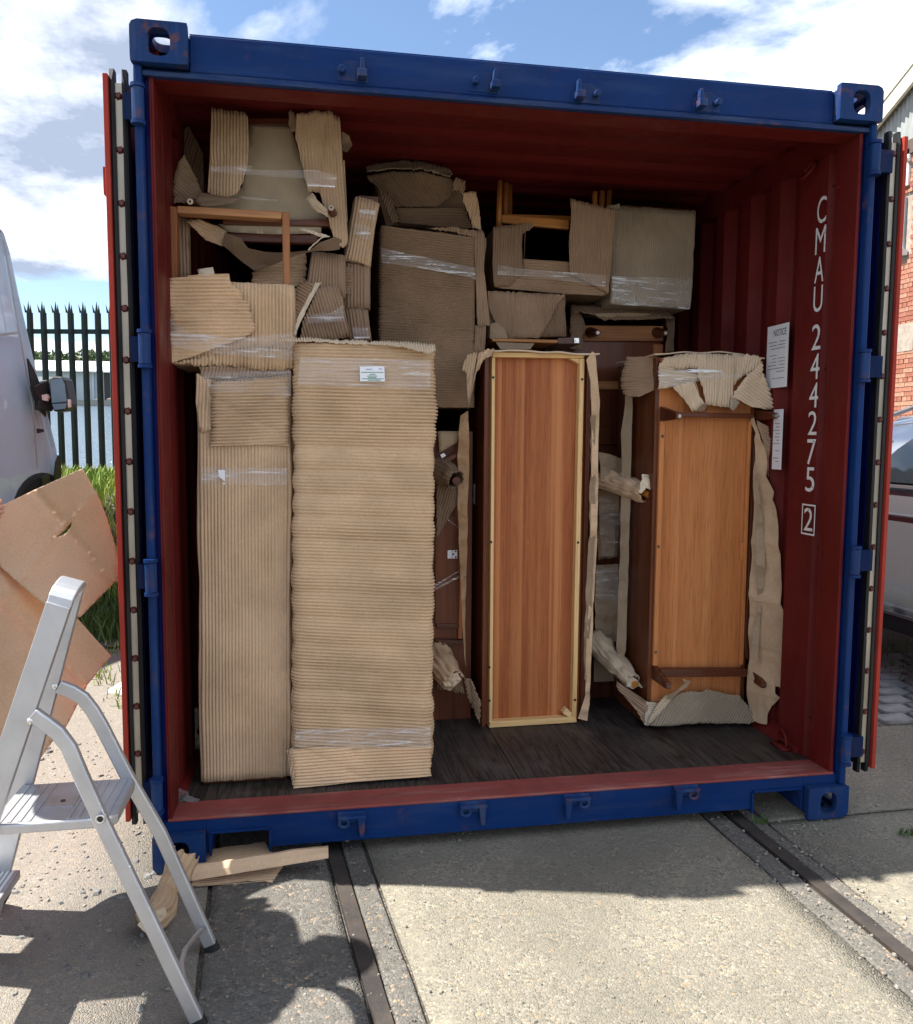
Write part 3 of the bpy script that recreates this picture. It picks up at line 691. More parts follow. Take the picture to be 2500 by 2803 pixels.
def tree(px, Dd, w_, h_, seed, lab):
    r = random.Random(seed); base = atD(px, Dd); gz = wz0
    t = thing('tree', lab, 'tree', (base[0], base[1], gz), 'trees beyond the warehouse')
    top = base[2]
    mb = MB(); mb.tube([(base[0], base[1], gz), (base[0]+.1, base[1], (gz+top)/2), (base[0]-.1, base[1], top-.4)], [.35, .25, .08], 7)
    for k in range(5):
        a = r.random()*6.3; mb.tube([(base[0], base[1], gz+(top-gz)*.45), (base[0]+math.cos(a)*w_*.6, base[1]+math.sin(a)*w_*.6, gz+(top-gz)*.8)], [.14, .04], 5)
    mb.done('trunk', MBARK, t)
    mb = MB(); cl = [(r.uniform(-1, 1)*w_*.75, r.uniform(-1, 1)*w_*.5, gz+(top-gz)*r.uniform(.55, .95), r.uniform(.35, .65)*w_) for k in range(12)]
    for k in range(1500):
        c = r.choice(cl); v = Vector((r.gauss(0, 1), r.gauss(0, 1), r.gauss(0, 1))).normalized()*c[3]*r.uniform(.6, 1.05)
        p = np.array((base[0]+c[0]+v.x, base[1]+c[1]+v.y, min(c[2]+v.z*.8, top+r.uniform(-.9, .35)))); s = r.uniform(.2, .45)
        a = np.array([r.gauss(0, 1) for _ in range(3)]); b2 = np.array([r.gauss(0, 1) for _ in range(3)]); a *= s/np.linalg.norm(a); b2 *= s/np.linalg.norm(b2)
        mb.add([p-a, p+b2*.6, p+a, p-b2*.6], [(0, 1, 2, 3)])
    mb.done('crown', MLEAF, t)
tree(G(178, 848), 88, 3.0, 5, 1, 'bushy green tree above the warehouse roof, nearest the van')
tree(G(232, 856), 90, 2.2, 5, 12, 'low green tree above the warehouse roof, second from the van')
tree(G(302, 862), 92, 1.8, 5, 2, 'small narrow tree above the warehouse roof behind the fence pales')
tree(G(430, 856), 88, 3.4, 5, 3, 'wide green tree above the middle of the warehouse roof')
tree(G(510, 850), 90, 2.8, 5, 13, 'round green tree above the roof behind the fifth fence pale')
tree(G(595, 856), 88, 3.0, 5, 4, 'green tree above the warehouse roof, next to the container door')

# palisade fence
fd = 8.3
fa = atD(G(165, 750), fd); fb = atD(G(545, 750), fd); fdir = fb-fa; fdir[2] = 0; fn_ = np.linalg.norm(fdir); fdir /= fn_
fnrm = np.array([fdir[1], -fdir[0], 0.0])
ztop = atD(G(300, 560), fd)[2]; zbot = atD(G(400, 1500), fd)[2]-.10
fen = thing('palisade_fence', 'dark green steel palisade fence with pointed pales by the water', 'fence', (fa[0], fa[1], zbot))
zr1 = atD(G(560, 730), fd)[2]; zr2 = atD(G(600, 1512), fd)[2]
for zr in (zr1, zr2):
    mb = MB(); mb.bar(fa-fdir*3.2+np.array([0, 0, zr-fa[2]])-fnrm*.03, fb+fdir*2.4+np.array([0, 0, zr-fa[2]])-fnrm*.03, .035, .045); mb.done('rail', MFENCE, fen)
pitch_f = fn_/5
def pale(p):
    w2 = .034; mb = MB()
    prof = [(-w2, .02), (-w2*.45, -.012), (w2*.45, -.012), (w2, .02), (w2*.95, .023), (w2*.40, -.007), (-w2*.40, -.007), (-w2*.95, .023)]
    V = []
    for z in (zbot, ztop-.12): V += [p+fdir*a+fnrm*-b+np.array([0, 0, z-p[2]]) for a, b in prof]
    n = 8; Fc = [tuple(range(n)), ]+[(i, (i+1) % n, (i+1) % n+n, i+n) for i in range(n)]
    mb.add(V, Fc)
    for a0, a1, tip, lean in ((-w2, -w2*.4, -w2*1.0, .03), (-w2*.45, w2*.45, 0, 0), (w2*.4, w2, w2*1.0, .03)):
        zt = ztop if lean == 0 else ztop-.035; z0 = ztop-.12
        q = [p+fdir*a0+fnrm*.0, p+fdir*a1+fnrm*.0, p+fdir*(a1*.9)+np.array([0, 0, 0]), p+fdir*(a0*.9)]
        V = [p+fdir*a0+fnrm*.01+np.array([0, 0, z0-p[2]]), p+fdir*a1+fnrm*.01+np.array([0, 0, z0-p[2]]), p+fdir*(a1)+fnrm*-.004+np.array([0, 0, z0-p[2]]), p+fdir*a0+fnrm*-.004+np.array([0, 0, z0-p[2]]), p+fdir*tip+fnrm*(lean)+np.array([0, 0, zt-p[2]])]
        mb.add(V, [(0, 1, 4), (1, 2, 4), (2, 3, 4), (3, 0, 4), (3, 2, 1, 0)])
    return mb
pm0 = pale(fa).done('pale', MFENCE, fen)
for i in range(-12, 16):
    if i == 0: continue
    c = copyobj(pm0); c.parent = fen; c.location = Vector(fdir*pitch_f*i)

# ------------------------------------------------------------------ the shipping container
con = thing('shipping_container', 'blue steel shipping container with red interior, doors folded back, full of furniture', 'container', (1.219, 0, 0))
W_, H_ = 2.438, 2.591
JL, JR, ZT, ZS = .040, 2.398, 2.445, .158        # opening
FZ = .152                                         # floor level
def ring_plate(mb, c, ux, uy, w, h, hw, hh, t, rc=(.004,)*4):
    """rectangular plate with an oval hole; rc = corner radii for (++, -+, --, +-)"""
    c = np.array(c, float); ux = np.array(ux, float); uy = np.array(uy, float); nz = np.cross(ux, uy)
    ca = math.atan2(h/2, w/2); angs = sorted(set([2*PI*k/40 for k in range(40)]+[ca, PI-ca, PI+ca, 2*PI-ca]))
    outp = []; inn = []
    for a in angs:
        ct, st = math.cos(a), math.sin(a); s = min((w/2)/abs(ct) if abs(ct) > 1e-9 else 1e9, (h/2)/abs(st) if abs(st) > 1e-9 else 1e9); x, y = ct*s, st*s
        r = rc[0 if x >= 0 and y >= 0 else 1 if x < 0 and y >= 0 else 2 if x < 0 else 3]
        cx_, cy_ = math.copysign(w/2-r, x), math.copysign(h/2-r, y)
        if abs(x) > w/2-r and abs(y) > h/2-r:
            l = math.hypot(x-cx_, y-cy_); x, y = cx_+(x-cx_)*r/l, cy_+(y-cy_)*r/l
        outp.append((x, y))
        # stadium-like oval
        k = 3.0; s2 = 1/((abs(ct)/(hw/2))**k+(abs(st)/(hh/2))**k)**(1/k); inn.append((ct*s2, st*s2))
    n = len(angs); V = []
    for off in (0, -t):
        V += [c+ux*x+uy*y+nz*off for x, y in outp]; V += [c+ux*x+uy*y+nz*off for x, y in inn]
    Fc = []
    for i in range(n):
        j = (i+1) % n
        Fc += [(i, j, n+j, n+i), (2*n+j, 2*n+i, 3*n+i, 3*n+j), (j, i, 2*n+i, 2*n+j), (n+i, n+j, 3*n+j, 3*n+i)]
    mb.add(V, Fc)
def casting(left, top, y0=-.036, y1=.142):
    mb = MB(); w = .162; h = .118; x0 = -.004 if left else W_+.004-w; x1 = x0+w; z0 = H_-h if top else 0; z1 = z0+h; t = .024
    big = .022
    rc = [.003]*4; rc[{(True, True): 1, (False, True): 0, (True, False): 2, (False, False): 3}[(left, top)]] = big
    # front (normal -y): ux = +x, uy = +z gives normal -y
    ring_plate(mb, ((x0+x1)/2, y0, (z0+z1)/2), (1, 0, 0), (0, 0, 1), w, h, .064, .079, t, rc)
    if top: ring_plate(mb, ((x0+x1)/2, (y0+t+y1)/2, z1-.001), (1, 0, 0), (0, 1, 0), w-.044, y1-y0-t, .062, .10, t)
    else: mb.box(x0+.002, x1-.002, y0+t, y1, z1-t, z1-.001)
    if not top: ring_plate(mb, ((x0+x1)/2, (y0+t+y1)/2, z0+t), (1, 0, 0), (0, 1, 0), w-.044, y1-y0-t, .062, .10, t)
    else: mb.box(x0+.002, x1-.002, y0+t, y1, z0+.001, z0+t)
    xo = x0 if left else x1
    if left: ring_plate(mb, (x0+.001, (y0+t+y1)/2, (z0+z1)/2), (0, -1, 0), (0, 0, 1), y1-y0-t, h-.05, .079, .05, t); mb.box(x1-t, x1-.001, y0+t, y1, z0+t, z1-t)
    else: ring_plate(mb, (x1-.001, (y0+t+y1)/2, (z0+z1)/2), (0, 1, 0), (0, 0, 1), y1-y0-t, h-.05, .079, .05, t); mb.box(x0+.001, x0+t, y0+t, y1, z0+t, z1-t)
    mb.box(x0+.002, x1-.002, y1-.012, y1, z0+t, z1-t)
    return mb.done('corner_casting', MBLUEC, con, bevel=.004)
for l in (True, False):
    for tp in (True, False): casting(l, tp)
# header
mb = MB(); mb.box(.158, W_-.158, .0, .09, ZT+.022, H_-.016); mb.done('header_beam', MBLUEX, con, bevel=.004)
mb = MB(); mb.prism([(.026, -.0, ZT+.0215), (.026, -.012, ZT+.012), (.026, -.012, ZT), (.026, .0115, ZT), (.026, .0115, ZT+.0215)], (W_-.052, 0, 0)); mb.done('header_lip', MBLUEW, con)
# roof front plate edge
mb = MB(); mb.box(.158, W_-.158, .012, .3, H_-.015, H_-.009); mb.done('roof_edge', MBLUEX, con)
# posts: main post, recessed dark strip, outer bar
for l in (True, False):
    sx = (lambda x: x) if l else (lambda x: W_-x)
    def bx(name, xa, xb, y0, y1, z0, z1, mat, bev=.003):
        m_ = MB(); a, b = sorted((sx(xa), sx(xb))); m_.box(a, b, y0, y1, z0, z1); return m_.done(name, mat, con, bevel=bev)
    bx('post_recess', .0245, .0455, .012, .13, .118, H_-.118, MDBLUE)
    bx('corner_post', .0, .025, -.022, .12, .118, H_-.118, MBLUE, .008)
    bx('door_jamb', .046, .053, .0, .105, ZS-.003, ZT, MRED, .002)
    bx('door_jamb_edge', .040, .046, .001, .012, ZS-.003, ZT, MRED, .002)
# header underside and reveal (red)
mb = MB(); mb.box(.053, W_-.053, .012, .105, ZT-.003, ZT-.0005); mb.done('header_soffit', MRED, con)
mb = MB(); mb.box(.046, W_-.046, .091, .105, ZT, 2.53); mb.done('header_back_plate', MRED, con)
# sill beam with fork pockets
def sill():
    px = [atY(p, 0)[0] for p in (Q(905, 1640), J(690, 1800), O(205, 1620), O(655, 1600))]
    zt = .105; a, b, c, d_ = px; b0 = .042; prof = [(.158, b0), (.172, b0), (.178, zt), (b-.012, zt), (b, zt-.012), (b+.004, b0), (c, b0), (c+.006, zt-.012), (c+.018, zt), (W_-.178, zt), (W_-.172, b0), (W_-.158, b0), (W_-.158, ZS-.004), (.158, ZS-.004)]
    mb = MB(); mb.prism([(x, .0, z) for x, z in prof], (0, .014, 0)); o = mb.done('sill_beam', MBLUEX, con, bevel=.002)
    for x0, x1 in ((.172, b), (c, W_-.172)):
        m = MB(); m.box(x0, x1, -.010, .40, zt+.001, zt+.009); m.box(x0-.006, x0+.001, -.008, .4, .03, zt); m.box(x1-.001, x1+.006, -.008, .4, .03, zt); m.done('fork_pocket', MBLUEX, con)
    m = MB(); m.box(b+.006, c-.006, .014, .16, .038, .046); m.done('sill_flange', MBLUEX, con)
sill()
mb = MB(); mb.box(.026, .158, .0, .02, .118, ZS-.004); mb.done('sill_end_plate', MBLUEX, con)
mb = MB(); mb.box(W_-.158, W_-.026, .0, .02, .118, ZS-.004); mb.done('sill_end_plate', MBLUEX, con)
mb = MB(); mb.prism([(.040, -.004, ZS-.003), (.040, -.004, ZS+.003), (.040, .006, ZS+.004), (.040, .130, FZ+.006), (.040, .130, FZ-.02), (.040, .02, FZ-.02)], (W_-.080, 0, 0)); mb.done('sill_plate', MSILL, con, bevel=.002)
# floor boards
ys0 = .150
xe = np.linspace(.03, 2.41, 3)
fb1 = [(.03, 1.235), (1.239, 2.41)]
for k, (xa, xb) in enumerate(fb1):
    for ya_, yb_ in ((.131, 2.40), (2.403, 5.88)):
        mb = MB(); mb.box(xa, xb, ya_, yb_, FZ-.028, FZ); mb.done('floor_board', MFLOOR, con)
mb = MB(); mb.box(.03, 2.41, .131, 5.9, .05, FZ-.03); mb.done('floor_frame', MRED, con)
# corrugated walls
def corr(y0, y1, pitch_c, x_in, x_out):
    """profile points (y,x) of a trapezoid corrugation"""
    pts = [(y0, x_out)]; y = y0+.018
    pts.append((y, x_out)); y += .03; pts.append((y, x_in)); y += .175; pts.append((y, x_in)); y += .04; pts.append((y, x_out)); y += .06; pts.append((y, x_out))
    while y < y1-.25:
        y += .04; pts.append((y, x_in)); y += pitch_c/2-.04; pts.append((y, x_in)); y += .04; pts.append((y, x_out)); y += pitch_c/2-.04; pts.append((y, x_out))
    pts.append((y1, x_out)); return pts
def wall(left):
    pr = corr(.128, 5.9, .229, 2.390, 2.433); V = []; Fc = []
    for z in (.10, H_-.02):
        for y, x in pr: V.append(((W_-x) if left else x, y, z))
    n = len(pr)
    for i in range(n-1): Fc.append((i, i+1, n+i+1, n+i) if not left else (i+1, i, n+i, n+i+1))
    return mk('side_wall', V, Fc, MREDW, con, solid=-.003)
wall(False); wall(True)
for l in (True, False):
    mb = MB(); x0, x1 = (W_-.053, W_-.012) if not l else (.012, .053)
    mb.box(x0, x1, .105, .128, .1, H_-.02); mb.done('post_inner', MRED, con)
    mb = MB(); x0, x1 = (2.385, 2.43) if not l else (.008, .053)
    mb.box(x0, x1, .128, 5.9, 2.435, 2.53); mb.done('top_rail', MREDW, con)
    mb = MB(); a = [(2.37, FZ+.001), (2.422, FZ+.001), (2.422, FZ+.05)]; a = [((W_-x if l else x), .2, z) for x, z in a]
    mb.prism(a, (0, 5.5, 0)); mb.done('floor_kerb', MREDW, con)
# roof: ribs run across
V = []; Fc = []; y = .11; z0, z1 = 2.527, 2.541; pr = []
while y < 5.9: pr += [(y, z0), (y+.065, z0), (y+.105, z1), (y+.17, z1)]; y += .21
for x in (.0, W_):
    for yy, z in pr: V.append((x, yy, z))
n = len(pr)
for i in range(n-1): Fc.append((i+1, i, n+i, n+i+1))
mk('roof_panel', V, Fc, MREDW, con, solid=-.003)
mb = MB(); mb.box(.0, W_, 5.9, 5.96, .0, H_); mb.done('end_wall', MREDW, con)
for l in (True, False):
    x = .0 if l else W_-.06
    mb = MB(); mb.box(x, x+.06, .15, 5.9, .03, .14); mb.done('bottom_side_rail', MBLUEX, con)
# lashing rings, stay pins on the right jamb
for p in ((.30, FZ+.02),):
    pts = [(2.355+.0, .27+.035*math.cos(t)*1.0, FZ+.008+.065*math.sin(t)) for t in np.linspace(0, PI, 13)]
    mb = MB(); mb.tube(pts, .006, 8); mb.box(2.335, 2.38, .225, .32, FZ+.001, FZ+.012); mb.done('lashing_ring', MRED, con, smooth=True)
pts = [(2.36+.02*math.sin(t), .26+.03*math.cos(t), 2.40+.03*math.sin(t)) for t in np.linspace(0, 2*PI, 15)]
mb = MB(); mb.tube(pts, .006, 8); mb.done('lashing_ring', MRED, con, smooth=True)
for px in (U(230, 1225), C(1350, 1845), F(1320, 1242), O(790, 1000)):
    p = atX(px, 2.372); mb = MB(); mb.tube([(2.385, .10, p[2]-.012), (2.405, .165, p[2]+.012)], .005, 8); mb.done('stay_pin', MRED, con)
mb = MB(); p = atX(C(1360, 1422), 2.382); mb.ico((2.390, p[1], p[2]), .008, 1, (.5, 1, .7)); mb.done('paint_chip', MWHITE, con)
# cam keepers
def keeper(p, top, flip):
    c = atY(p, 0); x, z = c[0], c[2]; s = -1 if flip else 1; mb = MB()
    if top:
        mb.prism([(x-s*.045, -.002, z-.03), (x+s*.05, -.002, z-.03), (x+s*.05, -.002, z+.0), (x+s*.035, -.002, z+.03), (x-s*.015, -.002, z+.034), (x-s*.045, -.002, z+.008)][::s], (0, .012 if False else .008, 0))
        mb.prism([(x+s*.022, -.002, z-.022), (x+s*.042, -.002, z-.022), (x+s*.038, -.002, z+.034), (x+s*.028, -.002, z+.034)][::s], (0, -.026, 0))
        mb.box(min(x+s*.018, x+s*.046), max(x+s*.018, x+s*.046), -.042, -.002, z-.026, z-.004)
        mb.tube([(x-s*.028, .0, z-.002), (x-s*.030, -.030, z-.004)], [.010, .011], 10)
    else:
        mb.box(x-.046, x+.046, -.010, .002, z-.004, z+.034); mb.box(x-.046, x+.046, -.030, -.002, z+.016, z+.026)
        mb.prism([(x+s*.018, -.004, z+.016), (x+s*.044, -.004, z+.016), (x+s*.040, -.004, z-.048), (x+s*.026, -.004, z-.048)][::s], (0, -.022, 0))
        pts = [(x-s*.026+.016*math.cos(t), -.020, z+.002+.014*math.sin(t)) for t in np.linspace(0, 2*PI, 13)]; mb.tube(pts, .006, 6, cap=False)
    return mb.done('cam_keeper', MBLUEC, con, bevel=.002)
for p, f in (((962, 196), 0), ((1325, 226), 0), ((1607, 257), 1), ((1937, 281), 1)): keeper(p, True, f)
for p, f in (((963, 2246), 0), ((1294, 2216), 0), ((1576, 2196), 1), ((1875, 2172), 1)): keeper(p, False, f)
# doors folded back along the sides
def door(left):
    sg = -1 if left else 1; x = (lambda v: -v) if left else (lambda v: W_+v+(.040 if v > .02 else 0))   # v: distance outward from the side
    zb, zt = .178, 2.438; yb = 1.17
    def bx_(mb, a, b, y0, y1, z0, z1): a, b = sorted((x(a), x(b))); mb.box(a, b, y0, y1, z0, z1); return mb
    # outer-facing red panel (inside of the door) with a return edge
    m = MB(); bx_(m, .0725, .087, -.010, yb, zb-.012, zt+.005); dd = m.done('container_door', MDOOR, con, bevel=.002)
    m = MB(); bx_(m, .022, .072, .035, yb, zb, zt-.005); m.done('door_core', MDBLUE, dd)
    m = MB(); bx_(m, .0365, .0590, .012, .036, zb+.005, zt-.012); m.done('gasket_retainer', MGALV, dd, bevel=.002)
    for a, b, c_, tip in ((.0595, .0715, .010, -.012), (.0245, .0360, .010, .010)):
        m = MB(); n_ = 60; V = []; Fc = []
        for k in range(n_+1):
            t = k/n_; z = zb-.03+(zt-zb+.055)*t; wv_ = .0016*float(vn(z*6, 2, 40+a*100)); e_ = 1 if 0 < k < n_ else .35
            yy = c_-.004*(1 if 0 < k < n_ else .0)
            V += [(x(a+wv_), .034, z), (x(a+wv_), yy, z), (x((a+b)/2+wv_+(tip if k in (0, n_) else 0)*.5), yy-.006*e_, z), (x(b+wv_), yy, z), (x(b+wv_), .034, z)]
        for k in range(n_):
            for q in range(4): Fc.append((k*5+q, k*5+q+1, k*5+q+6, k*5+q+5))
        mk('rubber_gasket', V, Fc, MRUB, dd, smooth=False, solid=.0015)
    # bolts
    m = MB(); xb = x(.0477)
    hexp = [(xb+.0125*math.cos(2*PI*k/6+.3), .0120, .0125*math.sin(2*PI*k/6+.3)) for k in range(6)]
    hex2 = [(xb+.007*math.cos(2*PI*k/6+.3), .004, .007*math.sin(2*PI*k/6+.3)) for k in range(6)]
    z0 = 2.388
    V = [(a, b, c+z0) for a, b, c in hexp+hex2]; m.add(V, [(0, 1, 7, 6), (1, 2, 8, 7), (2, 3, 9, 8), (3, 4, 10, 9), (4, 5, 11, 10), (5, 0, 6, 11), (6, 7, 8, 9, 10, 11)])
    bo = m.done('bolt', MBOLT, dd)
    for k in range(1, 15):
        c = copyobj(bo, (0, 0, -k*.1545)); c.parent = dd
    # locking bars on the far (blue) side, lug on the outside
    m = MB(); m.tube([(x(.009), .55, zb), (x(.009), .55, zt)], .012, 10); m.done('locking_bar', MBLUE, dd)
    if left:
        m = MB(); p = atY(A(85, 1075), .05); m.box(x(.100), x(.0875), .02, .10, p[2]-.04, p[2]+.04); m.done('door_lug', MDOOR, dd)
    # hinges: barrel on the post and blade to the door
    for py in (436, 1003, 1535, 2044):
        p = atY((2400, py), -.02); z = p[2]
        m = MB(); m.tube([(x(-.014), -.030, z-.045), (x(-.014), -.030, z+.045)], .018, 14); m.done('hinge_barrel', MBLUEC, con, smooth=False)
        for dz in (-.052, .052):
            m = MB(); m.tube([(x(-.014), -.030, z+dz-.005), (x(-.014), -.030, z+dz+.005)], .021, 14); m.done('hinge_lug', MBLUE, con)
        m = MB(); bx_(m, -.006, .030, -.012, .05, z-.038, z+.038); m.done('hinge_blade', MHINGE, dd)
    return dd
door(True); door(False)
# painted number on the right wall
def letter(ch, ztop_, zbot_, yc, wdt, xw, mat, parent, name='painted_character'):
    cu = bpy.data.curves.new('t', 'FONT'); cu.body = ch; cu.align_x = 'CENTER'; cu.offset = .0
    o = bpy.data.objects.new('t', cu); col.objects.link(o)
    dg = bpy.context.evaluated_depsgraph_get(); me = bpy.data.meshes.new_from_object(o.evaluated_get(dg))
    V = np.array([v.co[:] for v in me.vertices]); Fc = [tuple(p.vertices) for p in me.polygons]
    bpy.data.objects.remove(o); bpy.data.meshes.remove(me)
    x = (V[:, 0]-V[:, 0].min())/(V[:, 0].max()-V[:, 0].min()); y = (V[:, 1]-V[:, 1].min())/(V[:, 1].max()-V[:, 1].min())
    W = np.stack([np.full_like(x, xw), yc+(.5-x)*wdt, zbot_+y*(ztop_-zbot_)], 1)   # reads left to right towards -y
    return mk(name, W, Fc, mat, parent)
XT = 2.3865
YL = float(np.mean([atX(q, XT)[1] for q in (C(1297, 900), C(1275, 1255), C(1255, 1650), F(1262, 520), F(1243, 830), F(1232, 1055))]))
for ch, t, b in (('C', C(1297, 820), C(1297, 985)), ('M', C(1288, 995), C(1288, 1163)), ('A', C(1275, 1175), C(1275, 1335)), ('U', C(1272, 1345), C(1272, 1507)),
                 ('2', C(1255, 1573), C(1255, 1732)), ('4', C(1245, 1745), C(1245, 1905)), ('4', C(1238, 1915), C(1238, 2072)), ('2', F(1262, 450), F(1262, 592)),
                 ('7', F(1255, 605), F(1255, 757)), ('5', F(1243, 760), F(1243, 906)), ('2', F(1232, 985), F(1232, 1122))):
    pt, pb = atX(t, XT), atX(b, XT)
    letter(ch, pt[2]-.004, pb[2]+.003, YL, .062 if ch in 'M' else .056, XT, MSTEN, con)
a, b = atX(F(1232, 970), XT), atX(F(1232, 1140), XT)
mb = MB(); y0, y1, z0, z1, t_ = YL-.043, YL+.043, b[2], a[2], .006
for q in ((y0, y1, z1-t_, z1), (y0, y1, z0, z0+t_), (y0, y0+t_, z0+t_, z1-t_), (y1-t_, y1, z0+t_, z1-t_)): mb.add([(XT, q[0], q[2]), (XT, q[1], q[2]), (XT, q[1], q[3]), (XT, q[0], q[3])], [(0, 3, 2, 1)])
mb.done('painted_box', MSTEN, con)
# notices on the wall
def notice(tl, br, n, head):
    a, b = atX(tl, 2.387), atX(br, 2.387); y0, y1 = min(a[1], b[1]), max(a[1], b[1]); z1, z0 = a[2], b[2]
    m = MB(); m.box(2.3875, 2.3885, y0, y1, z0, z1); pl = m.done('notice_sheet', MLABEL, con)
    r = random.Random(n); m = MB(); z = z1-.07 if head else z1-.03
    while z > z0+.03:
        for (ya_, yb_) in ((y0+.02, y0+.02+(y1-y0)*r.uniform(.25, .42)), (y0+(y1-y0)*.52, y0+(y1-y0)*r.uniform(.7, .95))):
            if r.random() < .8: m.add([(2.3868, ya_, z), (2.3868, yb_, z), (2.3868, yb_, z+.0032), (2.3868, ya_, z+.0032)], [(0, 3, 2, 1)])
        z -= .0135 if r.random() < .8 else .03
    m.done('printed_lines', MGREYINK, pl, kind='stuff')
    if head: letter('NOTICE', z1-.018, z1-.045, y0+.062, .09, 2.3867, MINK, pl, 'printed_heading')
notice(C(968, 1597), C(1078, 1944), 1, True)
notice(F(1050, 447), F(1088, 780), 2, False)

# ------------------------------------------------------------------ the load
ZB = zm(1300, 480, 2.65); ZC = zm(820, 420, 3.3704); ZD = zm(1640, 940, 3.25); ZE = zm(1640, 1500, 3.25)
def fband(name, poly, Y, mat, parent, wr=.003, n=(0, -1, 0)):
    return paper(name, poly, atY(poly[0], Y), n, mat, parent, step=.018, wr=wr, fr=12, th=0)
NV = (0, -1, 0)
# ---- tall parcel with upright flutes, far left
b1 = thing('cardboard_parcel', 'tall narrow parcel with upright flutes, leftmost on the container floor', 'parcel', (.26, .45, FZ))
fbox('wrapping', [D(302, 800), D(842, 770), J(800, 1478), J(312, 1512)], .262, .50, 'v', MC['tan'], b1, pitch=.0112, amp=.0046, bulge=.002, tear=.003, wave=.12)
mb = MB(); mb.pxbox([J(318, 1500), J(788, 1470), J(786, 1494), J(320, 1530)], .285, .45); mb.done('board_edge', W_mahx, b1)
fsheet('wrapping_patch', [D(382, 850), D(600, 838), D(838, 822), D(835, 1000), D(836, 1222), D(610, 1210), D(376, 1226), D(384, 1000)], .250, 2, MC['tan'], b1, amp=.0042, tear=.004)
fsheet('wrapping_patch', [D(300, 800), D(384, 835), D(380, 1138), D(318, 1140), D(292, 960)], .254, 86, MC['tan'], b1, tear=.004)
fsheet('wrapping_patch', [D(316, 760), D(430, 752), D(840, 765), D(842, 800), D(560, 830), D(330, 832)], .256, 78, MC['brown'], b1, amp=.004)
fband('tape', [D(322, 1348), D(826, 1352), D(828, 1450), D(326, 1448)], .2455, MFILM2, b1)
fband('stretch_film', [D(330, 790), D(850, 780), D(848, 930), D(380, 900)], .243, MFILM, b1, .004)
mb = MB(); mb.pxbox([D(422, 1362), D(462, 1362), D(463, 1430), D(426, 1402)], .2405, .0008); mb.done('torn_label', MLABEL, b1)
mb = MB(); mb.pxbox([D(450, 1438), D(463, 1436), D(463, 1447), D(452, 1448)], .2405, .0008); mb.done('torn_label', MLABEL, b1)
# ---- tall parcel with level flutes
b2 = thing('cardboard_parcel', 'tallest pale parcel with level flutes and a printed white label', 'parcel', (.68, .45, FZ))
fbox('wrapping', [D(874, 622), D(1688, 634), J(1588, 1420), J(832, 1380)], .205, .50, 'h', MC['warm'], b2, pitch=.0118, amp=.0048, bulge=.0022, wave=.08, band=.0055, tear=.003, rad=.02)
fsheet('wrapping_skirt', [J(806, 1325), J(1000, 1312), J(1300, 1318), J(1592, 1308), J(1590, 1476), J(1300, 1500), J(1000, 1528), J(822, 1546), J(812, 1440)], .190, 0, MC['warm'], b2, pitch=.0118, amp=.004, tear=.004)
fsheet('wrapping_flap', [J(788, 1328), J(826, 1322), J(832, 1480), J(818, 1500), J(800, 1420)], .20, 84, MC['tan'], b2, tear=.006, n=(-.5, -.8, 0))
fsheet('top_flap', [ZC(-190, 1722), ZC(200, 1712), ZC(700, 1728), ZC(1050, 1752), ZC(1250, 1775), ZC(1252, 1830), ZC(1180, 1848), ZC(960, 1790), ZC(600, 1752), ZC(200, 1742), ZC(-190, 1752)], .196, 88, MC['pale'], b2, pitch=.009, tear=.004, n=(0, -.6, .8))
fband('stretch_film', [D(905, 700), D(1668, 720), D(1665, 890), D(890, 865)], .1870, MFILM, b2, .003)
fband('stretch_film', [J(838, 1215), J(1590, 1205), J(1592, 1320), J(830, 1318)], .1835, MFILM, b2, .003)
lab = MB(); lab.pxbox([D(1253, 756), D(1397, 755), D(1400, 843), D(1255, 843)], .1800, .0008); lb = lab.done('address_label', MLABEL, b2)
for i, (x0, x1, yy, m_) in enumerate(((1262, 1392, 790, MGREEN), (1310, 1345, 802, MGREEN), (1296, 1356, 812, MGREEN), (1300, 1350, 821, MGREEN), (1266, 1392, 828, MGREEN), (1300, 1376, 836, MGREEN), (1290, 1322, 772, MBLUEINK), (1362, 1385, 770, MBLUEINK), (1324, 1327, 768, MBLUEINK))):
    m = MB(); m.pxbox([D(x0, yy-2), D(x1, yy-2), D(x1, yy+2), D(x0, yy+2)], .1792, .0004); m.done('printed_line', m_, lb)
# kraft packing between the two tall parcels
paper('kraft_packing', [D(846, 800), D(890, 800), D(900, 1300), J(862, 400), J(840, 900), J(826, 1300), J(806, 1200), J(800, 600), D(832, 1500), D(845, 1080)], atY(D(860, 1100), .30), NV, MC['kraft'], None, wr=.010, fr=9, label='brown kraft paper stuffed between the two tall parcels', cat='paper')
